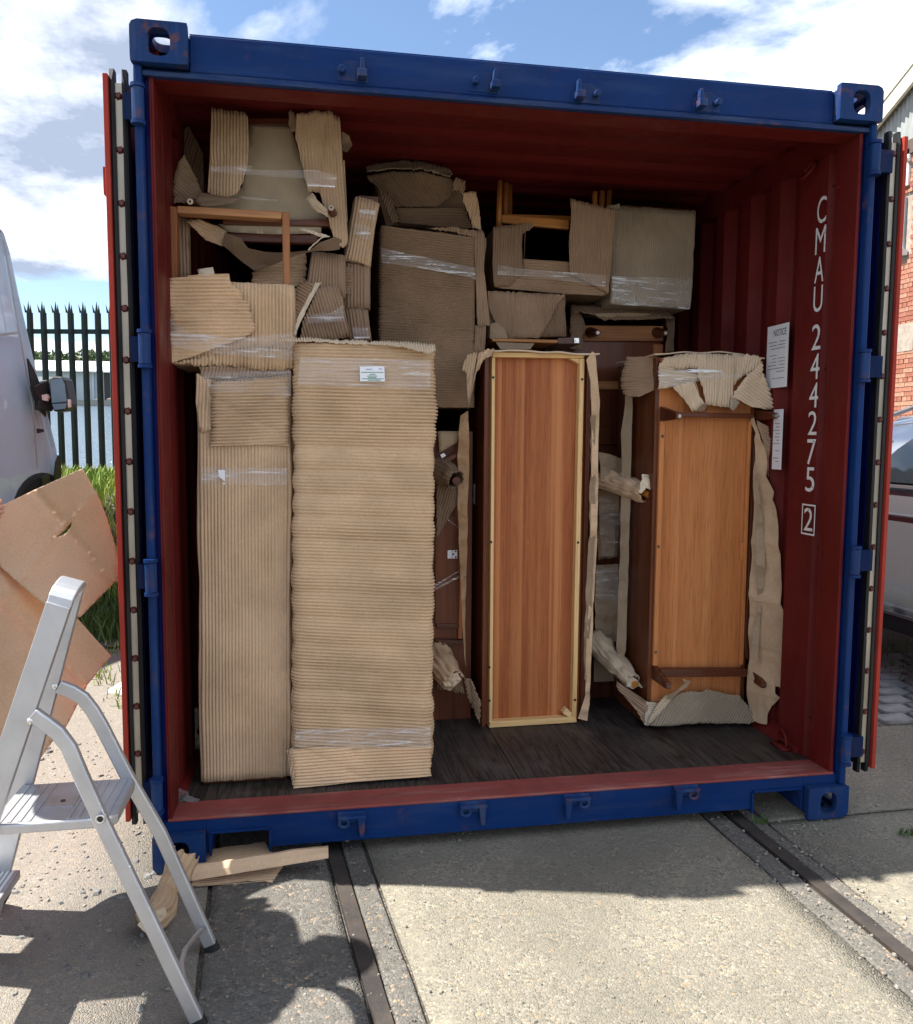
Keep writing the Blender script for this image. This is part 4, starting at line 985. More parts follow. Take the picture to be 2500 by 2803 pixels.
# ---- wrapped table, upper left, with its open frame
t1 = thing('wrapped_table', 'low parcel with torn flap and bare teak leg frame rising from it', 'table', (.245, .45, 1.63))
fbox('wrapping', [D(128, 240), D(860, 282), D(862, 765), D(140, 738)], .262, .42, 'v', MC['warm'], t1, pitch=.0118, amp=.0042, bulge=.003, tear=.004)
fsheet('torn_flap', [D(132, 240), D(298, 222), D(304, 215), D(400, 222), D(488, 214), D(492, 262), D(545, 318), D(600, 388), D(622, 460), D(636, 550), D(560, 598), D(400, 650), D(270, 700), D(140, 738), D(132, 600), D(146, 500), D(112, 400), D(110, 300)], .246, 2, MC['warm'], t1, pitch=.0125, amp=.0045, tear=.005, bulge=.005)
for q in ([D(298, 186), D(392, 172), D(402, 216), D(340, 240), D(318, 236)], [D(402, 214), D(486, 212), D(490, 238), D(430, 245)], [D(545, 395), D(590, 380), D(598, 392), D(560, 412)]):
    paper('torn_liner', q, atY(q[0], .240), NV, MC['torn'], t1, step=.008, wr=.004, fr=30)
fsheet('bottom_skirt', [D(145, 735), D(400, 690), D(600, 640), D(862, 640), D(866, 772), D(790, 782), D(600, 772), D(470, 748), D(300, 752)], .250, 88, MC['warm'], t1, pitch=.0118, amp=.0045, tear=.006, bulge=.006)
fsheet('cut_edge_strip', [P(1065, 1900), P(1090, 1780), P(1160, 1640), P(1240, 1490), P(1295, 1480), P(1270, 1510), P(1200, 1640), P(1120, 1800), P(1075, 1920)], .250, 60, MC['torn'], t1, pitch=.008, amp=.004, tear=.004)
fband('stretch_film', [D(130, 460), D(230, 550), D(500, 590), D(862, 560), D(862, 720), D(500, 690), D(140, 640)], .232, MFILM, t1, .004)
def frame(parent, Yf):
    dp = .055
    for nm, q, mt in (('leg', [A(440, 1200), A(500, 1212), A(504, 1640), A(448, 1640)], W_teak), ('leg', [A(1118, 1240), A(1161, 1240), A(1166, 1700), A(1124, 1700)], W_teak), ('rail', [A(502, 1204), A(1116, 1238), A(1116, 1282), A(502, 1247)], W_teakx)):
        m = MB(); m.pxbox(q, Yf, dp); m.done(nm, mt, parent, bevel=.003)
frame(t1, .285)
fsheet('inner_liner', [A(505, 1270), A(580, 1290), A(585, 1620), A(505, 1640)], .40, 90, MC['brown'], t1)
# ---- upholstered chair on its back, top left
ch = thing('wrapped_chair', 'linen-backed chair lying on top of the load, half wrapped in cardboard', 'chair', (.35, .55, 2.10))
yb_ = .40
paper('linen_panel', [P(690, 185), P(1035, 190), P(1100, 400), P(1200, 720), P(1350, 968), P(1000, 1000), P(250, 900), P(300, 760), P(640, 700)], atY(P(690, 185), yb_+.03), (0, -1, .06), MC['linen'], ch, step=.03, wr=.003, fr=4, th=.004)
paper('linen_panel', [P(440, 1000), P(1000, 990), P(1290, 1010), P(1290, 1075), P(900, 1085), P(520, 1065)], atY(P(440, 1000), yb_+.0), (0, -1, -.4), MC['linenpale'], ch, step=.03, wr=.003, fr=4)
for q, dy in (([P(695, 128), P(1030, 128), P(1030, 188), P(695, 184)], .02), ([P(480, 968), P(1400, 958), P(1400, 1018), P(480, 1000)], -.02), ([P(520, 1068), P(1270, 1082), P(1250, 1158), P(560, 1140)], .02)):
    m = MB(); m.pxbox(q, yb_+dy, .035); m.done('seat_rail', W_mahx, ch, bevel=.003)
for a, b_ in ((P(212, 815), P(300, 860)), (P(1372, 866), P(1400, 990))):
    p0 = atY(a, .30); p1 = atY(b_, .46); m = MB(); m.tube([p1, p0], [.024, .0115], 16); lg = m.done('leg', W_mahd, ch, smooth=False)
    m = MB(); v = (p0-p1)/np.linalg.norm(p0-p1); m.tube([p0+v*.0004, p0+v*.003], [.0105, .0095], 16); m.done('foot_cap', MC['torn'], lg); m = MB(); m.tube([p0+v*.003, p0+v*.004], [.004, .003], 10); m.done('foot_screw', W_mahd, lg)
fsheet('wrapping', [P(405, 50), P(440, 62), P(670, 90), P(695, 122), P(694, 300), P(690, 480), P(650, 640), P(600, 760), P(480, 790), P(360, 742), P(372, 600), P(378, 420), P(385, 300)], yb_-.045, 88, MC['tan'], ch, amp=.0042, tear=.004, bulge=.012, n=(-.25, -1, .0))
fsheet('wrapping', [P(1085, 95), P(1180, 85), P(1270, 70), P(1385, 76), P(1392, 110), P(1442, 122), P(1458, 320), P(1472, 480), P(1482, 760), P(1500, 1000), P(1505, 1150), P(1470, 1200), P(1400, 1150), P(1330, 930), P(1270, 740), P(1180, 742), P(1150, 600), P(1110, 440), P(1078, 300)], yb_-.05, 93, MC['tan'], ch, amp=.0042, tear=.004, bulge=.010, n=(.15, -1, 0))
fsheet('wrapping_scrap', [P(1160, 790), P(1215, 748), P(1290, 840), P(1345, 880), P(1345, 940), P(1260, 900), P(1200, 840)], yb_-.075, -40, MC['pale'], ch, pitch=.009)
fsheet('wrapping_scrap', [P(1020, 80), P(1050, 60), P(1090, 110), P(1085, 230), P(1050, 240), P(1025, 180)], yb_-.03, 80, MC['brown'], ch, tear=.006)
fsheet('wrapping', [P(130, 470), P(162, 430), P(230, 560), P(300, 720), P(300, 830), P(75, 830), P(70, 700), P(85, 590)], yb_-.02, -38, MC['brown'], ch, bulge=.01, n=(.3, -1, 0))
paper('kraft_wrap', [P(1460, 235), P(1520, 270), P(1545, 350), P(1500, 420), P(1465, 400)], atY(P(1460, 235), yb_+.02), NV, MC['kraft2'], ch, wr=.008, fr=14)
fsheet('curled_flap', [P(250, 800), P(300, 735), P(380, 762), P(520, 795), P(640, 800), P(560, 830), P(420, 852), P(300, 845)], yb_-.07, 10, MC['brown'], ch, amp=.001, n=(0, -.7, .7), bulge=.008)
fsheet('hanging_wrap', [P(170, 975), P(300, 960), P(430, 1010), P(510, 1050), P(485, 1150), P(470, 1180), P(330, 1120), P(215, 1010)], yb_-.03, -22, MC['tan'], ch, bulge=.012)
paper('hanging_wrap', [P(500, 1060), P(630, 1100), P(690, 1190), P(830, 1225), P(1000, 1235), P(1190, 1215), P(1280, 1140), P(1400, 1100), P(1460, 1130), P(1440, 1200), P(1240, 1215), P(1080, 1260), P(860, 1350), P(740, 1370), P(640, 1300), P(530, 1200), P(475, 1160)], atY(P(500, 1060), yb_-.045), (0, -.8, -.5), MC['dark'], ch, wr=.014, fr=5)
fsheet('cut_edge_strip', [P(1195, 1215), P(1230, 1170), P(1300, 1110), P(1370, 1105), P(1330, 1085), P(1230, 1060), P(1110, 1035), P(1115, 1052), P(1230, 1085), P(1290, 1105), P(1210, 1180), P(1180, 1215)], yb_-.06, 20, MC['torn'], ch, pitch=.008, tear=.002)
fband('stretch_film', [P(380, 530), P(620, 520), P(730, 525), P(700, 555), P(1240, 560), P(1420, 600), P(1405, 700), P(1180, 690), P(1150, 625), P(730, 600), P(600, 600), P(380, 570)], yb_-.085, MFILM2, ch, .004)
fband('stretch_film', [P(600, 770), P(800, 790), P(930, 800), P(930, 815), P(700, 800)], yb_-.05, MFILM2, ch, .003)
# dark slumped wrap behind the frame, far left
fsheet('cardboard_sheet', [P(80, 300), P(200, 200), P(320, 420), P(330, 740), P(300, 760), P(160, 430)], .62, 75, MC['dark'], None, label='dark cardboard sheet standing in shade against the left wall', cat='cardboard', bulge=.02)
# ---- scraps and parcels standing on the tall pale parcel
fsheet('cardboard_scrap', [P(725, 1400), P(860, 1340), P(960, 1290), P(1140, 1225), P(1165, 1260), P(1172, 1500), P(1040, 1520), P(720, 1480)], .50, 4, MC['tan'], None, tear=.006, label='torn cardboard scrap with level flutes behind the teak frame', cat='cardboard', bulge=.008)
s2 = thing('cardboard_parcel', 'small wrapped bundle with upright flutes standing on the tall pale parcel', 'parcel', (.52, .5, 1.70))
fbox('wrapping', [ZC(125, 905), ZC(402, 935), ZC(412, 1330), ZC(70, 1290)], .43, .16, 'v', MC['brown'], s2, amp=.004)
fsheet('wrapping', [ZC(165, 1245), ZC(345, 1215), ZC(400, 1340), ZC(462, 1690), ZC(330, 1715), ZC(0, 1722), ZC(30, 1560)], .40, 106, MC['brown'], s2, amp=.0042, bulge=.008)
fsheet('wrapping', [ZC(0, 1190), ZC(70, 1190), ZC(150, 1210), ZC(60, 1400), ZC(-20, 1620), ZC(-60, 1650), ZC(-50, 1300)], .41, -30, MC['brown'], s2, bulge=.01)
fband('stretch_film', [ZC(70, 1490), ZC(290, 1470), ZC(400, 1400), ZC(415, 1550), ZC(70, 1570)], .385, MFILM, s2, .004)
s3 = thing('wrapped_post', 'slim upright post bandaged in cardboard and clear tape', 'post', (.66, .56, 1.70))
fbox('wrapping', [ZC(520, 410), ZC(735, 445), ZC(640, 1030), ZC(420, 985)], .50, .08, 'v', MC['tan'], s3, pitch=.0125, amp=.005, bulge=.006, tear=.005)
fbox('wrapping', [ZC(420, 1010), ZC(630, 1050), ZC(632, 1440), ZC(415, 1430)], .51, .08, 'v', MC['brown'], s3, pitch=.0125, amp=.005, bulge=.005, tear=.005)
fbox('wrapping', [ZC(430, 1430), ZC(632, 1435), ZC(668, 1720), ZC(470, 1720)], .50, .08, 'v', MC['brown'], s3, pitch=.0125, amp=.005, bulge=.006)
fsheet('wrapping_patch', [ZC(412, 1040), ZC(495, 1060), ZC(470, 1300), ZC(414, 1300)], .495, 0, MC['brown'], s3)
m = MB(); m.pxbox([ZC(545, 385), ZC(730, 400), ZC(728, 450), ZC(560, 440)], .53, .04); m.done('post_end', W_mahx, s3)
for q in ([ZC(545, 505), ZC(700, 520), ZC(695, 610), ZC(560, 590)], [ZC(510, 640), ZC(660, 690), ZC(640, 800), ZC(500, 750)], [ZC(490, 1605), ZC(630, 1605), ZC(650, 1705), ZC(510, 1715)]):
    fband('tape', q, .482, MFILM2, s3, .004)
# ---- big brown parcel, centre, with a wrapped armchair on it
b8 = thing('cardboard_parcel', 'large brown parcel with level flutes and a slanting band of clear film, centre back', 'parcel', (1.0, .95, 1.43))
fbox('wrapping', [ZC(755, 660), ZC(1610, 775), ZC(1612, 2340), ZC(725, 2340)], .74, .42, 'h', MC['brown'], b8, pitch=.0108, amp=.0036, bulge=.003, tear=.004)
fsheet('wrapping_flap', [ZC(1180, 690), ZC(1400, 680), ZC(1690, 715), ZC(1720, 800), ZC(1700, 1060), ZC(1755, 1560), ZC(1750, 1590), ZC(1640, 1590), ZC(1620, 1000), ZC(1610, 775), ZC(1450, 735)], .745, 89, MC['brown'], b8, tear=.004)
fsheet('wrapping_flap', [ZC(1622, 1590), ZC(1720, 1590), ZC(1705, 1830), ZC(1615, 1850)], .745, 89, MC['brown'], b8)
fband('stretch_film', [ZC(750, 870), ZC(880, 900), ZC(1300, 990), ZC(1620, 1055), ZC(1625, 1160), ZC(1400, 1110), ZC(1200, 1070), ZC(760, 1010)], .722, MFILM2, b8, .004)
b8b = thing('wrapped_armchair', 'armchair with curved top wrapped in dim cardboard on the big brown parcel', 'armchair', (1.0, .95, 2.20))
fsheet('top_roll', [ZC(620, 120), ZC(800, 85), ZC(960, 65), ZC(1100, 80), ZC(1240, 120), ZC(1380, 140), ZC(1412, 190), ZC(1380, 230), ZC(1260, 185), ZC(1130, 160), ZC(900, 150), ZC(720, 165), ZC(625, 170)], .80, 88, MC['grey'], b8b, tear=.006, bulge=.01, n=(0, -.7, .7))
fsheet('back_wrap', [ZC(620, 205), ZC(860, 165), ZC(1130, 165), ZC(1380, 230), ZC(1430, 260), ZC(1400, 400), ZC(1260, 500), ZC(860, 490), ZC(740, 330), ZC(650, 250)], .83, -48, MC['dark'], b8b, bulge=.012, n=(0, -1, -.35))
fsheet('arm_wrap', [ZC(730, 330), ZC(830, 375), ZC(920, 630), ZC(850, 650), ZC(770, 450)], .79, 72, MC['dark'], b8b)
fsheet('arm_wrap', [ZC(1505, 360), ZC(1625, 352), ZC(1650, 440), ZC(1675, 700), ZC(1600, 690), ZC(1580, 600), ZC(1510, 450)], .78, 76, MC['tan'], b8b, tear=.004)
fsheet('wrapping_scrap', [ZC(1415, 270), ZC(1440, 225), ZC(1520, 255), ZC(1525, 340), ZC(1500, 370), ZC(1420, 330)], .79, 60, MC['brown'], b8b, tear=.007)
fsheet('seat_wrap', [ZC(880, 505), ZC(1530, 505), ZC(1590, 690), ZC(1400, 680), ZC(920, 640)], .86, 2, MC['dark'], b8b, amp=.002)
m = MB(); m.pxbox([ZC(700, 300), ZC(1480, 260), ZC(1560, 690), ZC(800, 660)], .90, .25); m.done('seat_core', MC['dark'], b8b)
# ---- open box with upturned chair
b9 = thing('cardboard_box', 'dim box with a torn window in its front, under the upturned wooden chair', 'box', (1.55, 1.0, 2.04))
Y9 = .86
fsheet('front_left', [ZB(132, 372), ZB(250, 360), ZB(412, 342), ZB(424, 378), ZB(345, 425), ZB(338, 520), ZB(345, 600), ZB(352, 720), ZB(250, 800), ZB(140, 808), ZB(130, 600)], Y9-.01, 89, MC['brown'], b9, tear=.004)
fsheet('front_right', [ZB(690, 175), ZB(860, 215), ZB(1012, 252), ZB(1000, 500), ZB(968, 855), ZB(840, 790), ZB(685, 720), ZB(680, 500), ZB(700, 260)], Y9-.015, 94, MC['brown'], b9, tear=.004)
fsheet('front_bottom', [ZB(345, 605), ZB(570, 625), ZB(690, 632), ZB(840, 780), ZB(970, 850), ZB(930, 872), ZB(640, 860), ZB(140, 815), ZB(240, 790), ZB(350, 700)], Y9, -2, MC['brown'], b9, bulge=.008)
for nm, q in (('side', [ZB(140, 380), ZB(146, 380), ZB(146, 800), ZB(140, 800)]), ('side', [ZB(1000, 260), ZB(1006, 260), ZB(970, 850), ZB(964, 850)]), ('base', [ZB(150, 806), ZB(960, 860), ZB(960, 868), ZB(150, 814)])):
    m = MB(); m.pxbox(q, Y9+.008, .40); m.done(nm, MC['dark'], b9)
fband('stretch_film', [ZB(165, 650), ZB(360, 680), ZB(950, 725), ZB(948, 810), ZB(700, 770), ZB(360, 730), ZB(165, 720)], Y9-.03, MFILM2, b9, .004)
uc = thing('upturned_chair', 'bare orange-brown wooden chair upside down in the torn box', 'chair', (1.55, 1.05, 2.10))
for i, (q, y_) in enumerate((((ZB(184, 40), ZB(174, 365)), .90), ((ZB(228, 55), ZB(222, 278)), 1.02), ((ZB(255, 68), ZB(252, 276)), 1.10), ((ZB(872, 118), ZB(868, 240)), .90), ((ZB(925, 112), ZB(922, 240)), 1.0), ((ZB(977, 108), ZB(972, 240)), 1.08))):
    p0, p1 = atY(q[0], y_), atY(q[1], y_); p1 = p1+(p1-p0)*.25; m = MB(); m.tube([p0, p1], [.0125, .0135], 12); m.done('leg', W_leg, uc, smooth=True)
m = MB(); m.pxbox([ZB(190, 283), ZB(684, 322), ZB(684, 388), ZB(190, 342)], .905, .025); m.done('seat_rail', W_legx, uc, bevel=.003)
m = MB(); m.pxbox([ZB(230, 280), ZB(930, 300), ZB(930, 330), ZB(230, 310)], 1.03, .10); m.done('seat', W_legx, uc)
# ---- greyish box, right
b10 = thing('cardboard_parcel', 'square greyish parcel with upright flutes and film round its lower half, upper right', 'parcel', (2.05, 1.1, 2.0))
fbox('wrapping', [ZB(1000, 218), ZB(1608, 262), ZB(1562, 962), ZB(992, 935)], .90, .40, 'v', MC['grey'], b10, pitch=.0098, amp=.003, bulge=.003, tear=.003)
m = MB(); m.pxbox([ZB(1080, 214), ZB(1604, 250), ZB(1606, 268), ZB(1080, 232)], .915, .35); m.done('timber_edge', W_mahx, b10)
fsheet('top_flap', [ZB(958, 222), ZB(1045, 208), ZB(1052, 240), ZB(1000, 250), ZB(975, 245)], .89, 88, MC['grey'], b10)
fband('stretch_film', [ZB(994, 730), ZB(1100, 735), ZB(1580, 750), ZB(1560, 970), ZB(1540, 975), ZB(992, 930)], .884, MFILM, b10, .005)
for q in ([ZB(996, 730), ZB(1102, 732), ZB(1096, 785), ZB(996, 790)], [ZB(996, 815), ZB(1160, 880), ZB(1160, 920), ZB(994, 918)]):
    fband('tape', q, .878, MFILM2, b10)
# ---- parcel under the open box
b11 = thing('cardboard_parcel', 'dim parcel with a diagonal fold, squeezed under the box with the torn window', 'parcel', (1.5, 1.0, 1.76))
fbox('wrapping', [ZB(96, 838), ZB(660, 868), ZB(660, 1168), ZB(108, 1175)], .84, .36, 'v', MC['dark'], b11, amp=.003)
fsheet('folded_flap', [ZB(94, 836), ZB(330, 850), ZB(660, 868), ZB(600, 930), ZB(540, 1060), ZB(465, 1182), ZB(240, 1180), ZB(150, 1080), ZB(100, 960)], .825, 89, MC['brown'], b11, tear=.003)
paper('loose_wrap', [ZB(108, 1080), ZB(160, 1065), ZB(220, 1120), ZB(240, 1180), ZB(110, 1185)], atY(ZB(108, 1080), .80), NV, MC['kraft2'], b11, wr=.008, fr=14)
ts = thing('table', 'thin table edge with a corner bracket lying across the top of the cabinet', 'table', (1.5, .95, 1.735))
m = MB(); m.pxbox([ZB(118, 1178), ZB(604, 1192), ZB(602, 1216), ZB(130, 1204)], .80, .35); m.done('tabletop', W_legx, ts, bevel=.003)
m = MB(); m.pxbox([ZB(604, 1180), ZB(760, 1172), ZB(770, 1222), ZB(604, 1218)], .83, .30); m.done('apron', W_mahd, ts)
m = MB(); m.pxbox([ZB(722, 1180), ZB(756, 1180), ZB(757, 1215), ZB(723, 1215)], .822, .006); br = m.done('bracket', MSTEEL, ts)
p = atY(ZB(739, 1198), .820); m = MB(); m.tube([p, p+np.array([0, -.004, 0])], .006, 10); m.done('screw', MSTEEL, br)
paper('hanging_wrap', [ZB(150, 1212), ZB(430, 1220), ZB(400, 1262), ZB(180, 1262)], atY(ZB(150, 1212), .81), NV, MC['kraft2'], ts, wr=.008)
# ---- dark cabinet at the back, right
c12 = thing('cabinet', 'dark mahogany cabinet lying deep in the load with two stub feet at its top', 'cabinet', (2.05, 1.3, FZ))
Y12 = 1.08
def pb(name, q, Y, dp, mat, par, bev=.002): m = MB(); m.pxbox(q, Y, dp); return m.done(name, mat, par, bevel=bev)
a = atY(ZB(790, 1090), Y12); b_ = atY(ZB(1372, 1090), Y12)
mb = MB(); mb.box(a[0]-.18, b_[0], Y12+.02, Y12+.45, FZ, a[2]); mb.done('carcass', W_side, c12)
pb('foot_rail', [ZB(795, 1088), ZB(1370, 1092), ZB(1368, 1202), ZB(792, 1200)], Y12, .03, W_teakx, c12)
pb('stile', [ZB(1296, 1225), ZB(1368, 1225), ZB(1366, 1300), ZB(1298, 1300)], Y12+.002, .03, W_teak, c12)
pb('rail', [ZB(880, 1492), ZB(1062, 1492), ZB(1062, 1552), ZB(880, 1552)], Y12, .03, W_teakx, c12)
pb('rail', [ZB(900, 1830), ZB(1064, 1830), ZB(1064, 1950), ZB(900, 1950)], Y12, .03, W_side, c12)
for q0, q1, mt in ((ZB(835, 1138), ZB(893, 1141), MWHITE), (ZB(1320, 1140), ZB(1385, 1143), MSTEEL)):
    p0 = atY(q0, Y12+.0); p1 = atY(q1, Y12-.11); m = MB(); m.tube([p0, p1], [.026, .014], 14); f_ = m.done('foot', W_mahd, c12); v = (p1-p0)/np.linalg.norm(p1-p0); m = MB(); m.tube([p1+v*.0005, p1+v*.003], .008, 12); m.done('foot_glide', mt, f_)
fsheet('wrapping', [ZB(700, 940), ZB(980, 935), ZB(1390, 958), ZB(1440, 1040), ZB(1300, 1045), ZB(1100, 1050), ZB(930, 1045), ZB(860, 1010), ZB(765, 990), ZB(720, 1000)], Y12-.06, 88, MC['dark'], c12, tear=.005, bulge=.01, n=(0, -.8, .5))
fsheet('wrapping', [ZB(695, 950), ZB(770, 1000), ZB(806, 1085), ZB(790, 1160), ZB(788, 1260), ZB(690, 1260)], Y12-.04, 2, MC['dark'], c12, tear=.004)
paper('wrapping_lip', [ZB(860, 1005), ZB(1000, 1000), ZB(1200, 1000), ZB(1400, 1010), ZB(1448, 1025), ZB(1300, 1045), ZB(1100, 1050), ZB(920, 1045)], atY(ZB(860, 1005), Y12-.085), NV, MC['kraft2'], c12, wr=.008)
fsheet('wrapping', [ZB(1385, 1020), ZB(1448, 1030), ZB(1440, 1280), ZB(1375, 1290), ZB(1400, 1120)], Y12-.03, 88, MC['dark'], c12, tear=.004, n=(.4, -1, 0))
# ---- mahogany cupboard glimpsed between the pale parcel and the cabinet
c15 = thing('cupboard', 'dark mahogany cupboard with a white hinge, glimpsed between parcel and cabinet', 'cupboard', (.98, 1.0, FZ))
Y15 = .80
mb = MB(); mb.box(.78, 1.186, Y15+.012, 1.22, FZ, 1.415); mb.done('carcass', W_side, c15)
pb('door_panel', [S(30, 560), S(215, 640), S(205, 1380), S(30, 1380)], Y15+.0, .012, W_side, c15)
pb('rail', [S(40, 1378), S(205, 1382), S(205, 1412), S(40, 1410)], Y15-.006, .02, W_mahx, c15)
pb('rail', [S(30, 1492), S(240, 1498), S(240, 1528), S(30, 1524)], Y15-.01, .02, W_mahx, c15)
pb('stile', [S(208, 1040), S(232, 1060), S(222, 1488), S(195, 1488)], Y15-.006, .02, W_mah, c15)
for x0, x1 in ((119, 151), (153, 189)):
    pb('hinge_leaf', [S(x0, 854), S(x1, 852), S(x1, 912), S(x0, 914)], Y15-.003, .003, MLABEL, c15)
for x_, y_ in ((178, 862), (160, 882), (178, 902)):
    p = atY(S(x_, y_), Y15-.0035); m = MB(); m.tube([p+np.array([0, .001, 0]), p], .0045, 8); m.done('hinge_screw', MINK, c15)
for q in ([S(30, 1098), S(215, 990), S(218, 994), S(30, 1116)], [S(30, 1120), S(200, 1036), S(204, 1050), S(30, 1140)], [S(118, 628), S(195, 688), S(196, 694), S(118, 636)]):
    fband('stretch_film', q, Y15-.04, MFILM2, c15, .002)
paper('kraft_wrap', [S(50, 0), S(200, 0), S(185, 80), S(60, 160)], atY(S(50, 0), Y15-.03), NV, MC['kraft2'], c15, wr=.006)
pb('edge_rail', [S(85, 200), S(185, 160), S(185, 190), S(95, 235)], Y15-.05, .02, W_mahx, c15)
pb('white_tag', [S(66, 170), S(92, 156), S(108, 176), S(80, 194)], Y15-.06, .001, MLABEL, c15)
ptube('wrapped_leg', [atY(S(30, 260), Y15), atY(S(120, 310), Y15-.08), atY(S(180, 352), Y15-.13)], [.05, .045, .036], MC['dark'], c15, 16, .1, 3, .02)
p = atY(S(182, 356), Y15-.12); m = MB(); m.tube([p+np.array([0, .05, 0]), p], .0165, 14); m.done('leg_end', W_mahx, c15)
fsheet('wrapping', [S(40, 340), S(150, 370), S(210, 420), S(180, 530), S(100, 660), S(40, 780)], Y15-.05, 74, MC['dark'], c15)
ptube('wrapped_leg', [atY(S(30, 1600), Y15), atY(S(85, 1690), Y15-.10), atY(S(150, 1790), Y15-.16)], [.06, .052, .044], MC['tan'], c15, 14, .14, 5, .04)
paper('torn_wrap', [S(60, 1740), S(120, 1750), S(185, 1722), S(218, 1780), S(170, 1830), S(100, 1830)], atY(S(60, 1740), Y15-.17), NV, MC['pale'], c15, wr=.014, fr=16, step=.01)
fsheet('wrapping', [S(80, 1600), S(150, 1580), S(200, 1680), S(240, 1880), S(120, 1860), S(40, 1840)], Y15-.06, 80, MC['brown'], c15, tear=.006)

# ---- cabinet standing on end, pale frame to the front
c3 = thing('cabinet', 'mahogany cabinet stood on end showing a pale pine frame and recessed back', 'cabinet', (1.44, .9, FZ))
Y3 = .672
TL, TR, BR, BL = E(510, 290), E(1152, 300), K(626, 550), K(275, 572)
a, b_ = atY(TL, Y3), atY(BR, Y3)
x0, x1 = atY(E(452, 900), Y3)[0], atY(E(1196, 900), Y3)[0]
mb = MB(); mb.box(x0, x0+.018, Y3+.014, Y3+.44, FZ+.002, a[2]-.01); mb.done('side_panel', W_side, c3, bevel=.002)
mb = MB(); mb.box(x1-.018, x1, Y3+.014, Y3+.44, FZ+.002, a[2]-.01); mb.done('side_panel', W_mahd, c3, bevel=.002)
mb = MB(); mb.box(x0+.018, x1-.018, Y3+.044, Y3+.05, FZ+.004, a[2]-.012); mb.done('back_panel', W_mah, c3)
mb = MB(); mb.box(x0+.019, x1-.019, Y3+.40, Y3+.43, FZ+.004, a[2]-.012); mb.done('front_panel', W_mahd, c3)
mb = MB(); mb.box(x0+.019, x1-.019, Y3+.052, Y3+.39, a[2]-.03, a[2]-.012); mb.done('end_panel', W_mahd, c3)
def Lp(p, q, t): return (p[0]+(q[0]-p[0])*t, p[1]+(q[1]-p[1])*t)
pb('frame_rail', [TL, TR, (TR[0]-2, TR[1]+13), (TL[0]-2, TL[1]+13)], Y3, .042, W_pinex, c3)
pb('frame_rail', [(BL[0]+4, BL[1]-16), (BR[0]-2, BR[1]-15), BR, BL], Y3, .042, W_pinex, c3)
pb('frame_stile', [E(504, 326), E(526, 326), K(289, 550), K(276, 552)], Y3+.003, .040, W_pine, c3)
pb('frame_stile', [E(1118, 336), E(1150, 336), K(624, 530), K(606, 530)], Y3+.003, .040, W_pine, c3)
for q in ([E(1045, 334), E(1114, 336), E(1114, 372)], [K(584, 492), K(608, 514), K(606, 538), K(568, 512)]):
    v = [atY(p_, Y3+.008) for p_ in q]; m = MB(); m.prism(v[::-1], (0, .033, 0)); m.done('corner_block', W_pinex, c3)
for p_ in (E(512, 467), E(1133, 480), E(497, 1617), E(1105, 1620), K(277, 330), K(277, 463), K(618, 460)):
    p = atY(p_, Y3+.002); m = MB(); m.tube([p+np.array([0, .002, 0]), p-np.array([0, .001, 0])], .0055, 10); m.done('screw', MTRIM, c3)
mb = MB(); p = atX(E(376, 1280), x0-.0005); mb.box(x0-.001, x0-.0002, p[1]-.02, p[1]+.02, p[2]-.045, p[2]+.045); mb.done('white_sticker', MLABEL, c3)
fsheet('top_wrap', [E(290, 400), E(330, 305), E(400, 290), E(492, 262), E(512, 268), E(490, 318), E(436, 330), E(412, 395), E(372, 450), E(352, 620), E(340, 700), E(330, 560), E(322, 440)], Y3-.01, 84, MC['tan'], c3, tear=.005, bulge=.012, n=(-.5, -1, .2))
mb = MB()
zt_ = atY(E(505, 266), Y3)[2]
V = []; Fc = []; nx_ = 24
for j, yy in enumerate((Y3-.03, Y3+.1, Y3+.4)):
    for i in range(nx_+1):
        t = i/nx_; V.append((x0-.01+(x1-x0+.03)*t, yy+.01*float(vn(t*9, 3, 5)), zt_-.006+.012*float(vn(t*7, yy*4, 8))-.004*t))
for j in range(2):
    for i in range(nx_): k = j*(nx_+1)+i; Fc.append((k, k+1, k+nx_+2, k+nx_+1))
mk('top_wrap', V, Fc, MC['pale'], c3, solid=.006)
for nm, poly, mat_, n_ in (('side_wrap', [E(1165, 345), E(1205, 285), E(1225, 300), E(1240, 440), E(1258, 640), E(1248, 900), E(1246, 1200), E(1240, 1500), E(1228, 1760), E(1215, 2041), K(690, 60), K(690, 180), K(682, 330), K(676, 480), K(668, 542), K(632, 532), K(660, 440), K(666, 200), E(1180, 2030), E(1192, 1500), E(1205, 900), E(1195, 500)], MC['tan'], (-.55, -1, 0)),
                    ('side_wrap', [E(1190, 430), E(1225, 420), E(1232, 900), E(1222, 1500), E(1205, 2041), K(680, 200), K(664, 420), K(655, 300), E(1180, 1600), E(1200, 900)], MC['kraft2'], (-.9, -1, 0))):
    paper(nm, poly, atY(poly[0], Y3-.012), n_, mat_, c3, step=.010, wr=.009, fr=9, th=.002)
paper('kraft_wrap', [E(285, 735), E(340, 700), E(345, 900), E(335, 1300), E(330, 1700), E(318, 2041), S(245, 1400), S(250, 1700), S(232, 1500), S(205, 900), S(195, 560), E(262, 1000)], atY(E(300, 800), Y3+.06), (-.4, -1, 0), MC['kraft'], c3, step=.015, wr=.010, fr=9)
fsheet('foot_wrap', [S(240, 1760), S(290, 1780), S(340, 1900), S(362, 1950), S(352, 2041), K(245, 470), K(240, 555), K(215, 500), S(265, 1900)], Y3+.012, 60, MC['brown'], c3, tear=.004, n=(-.7, -1, 0))

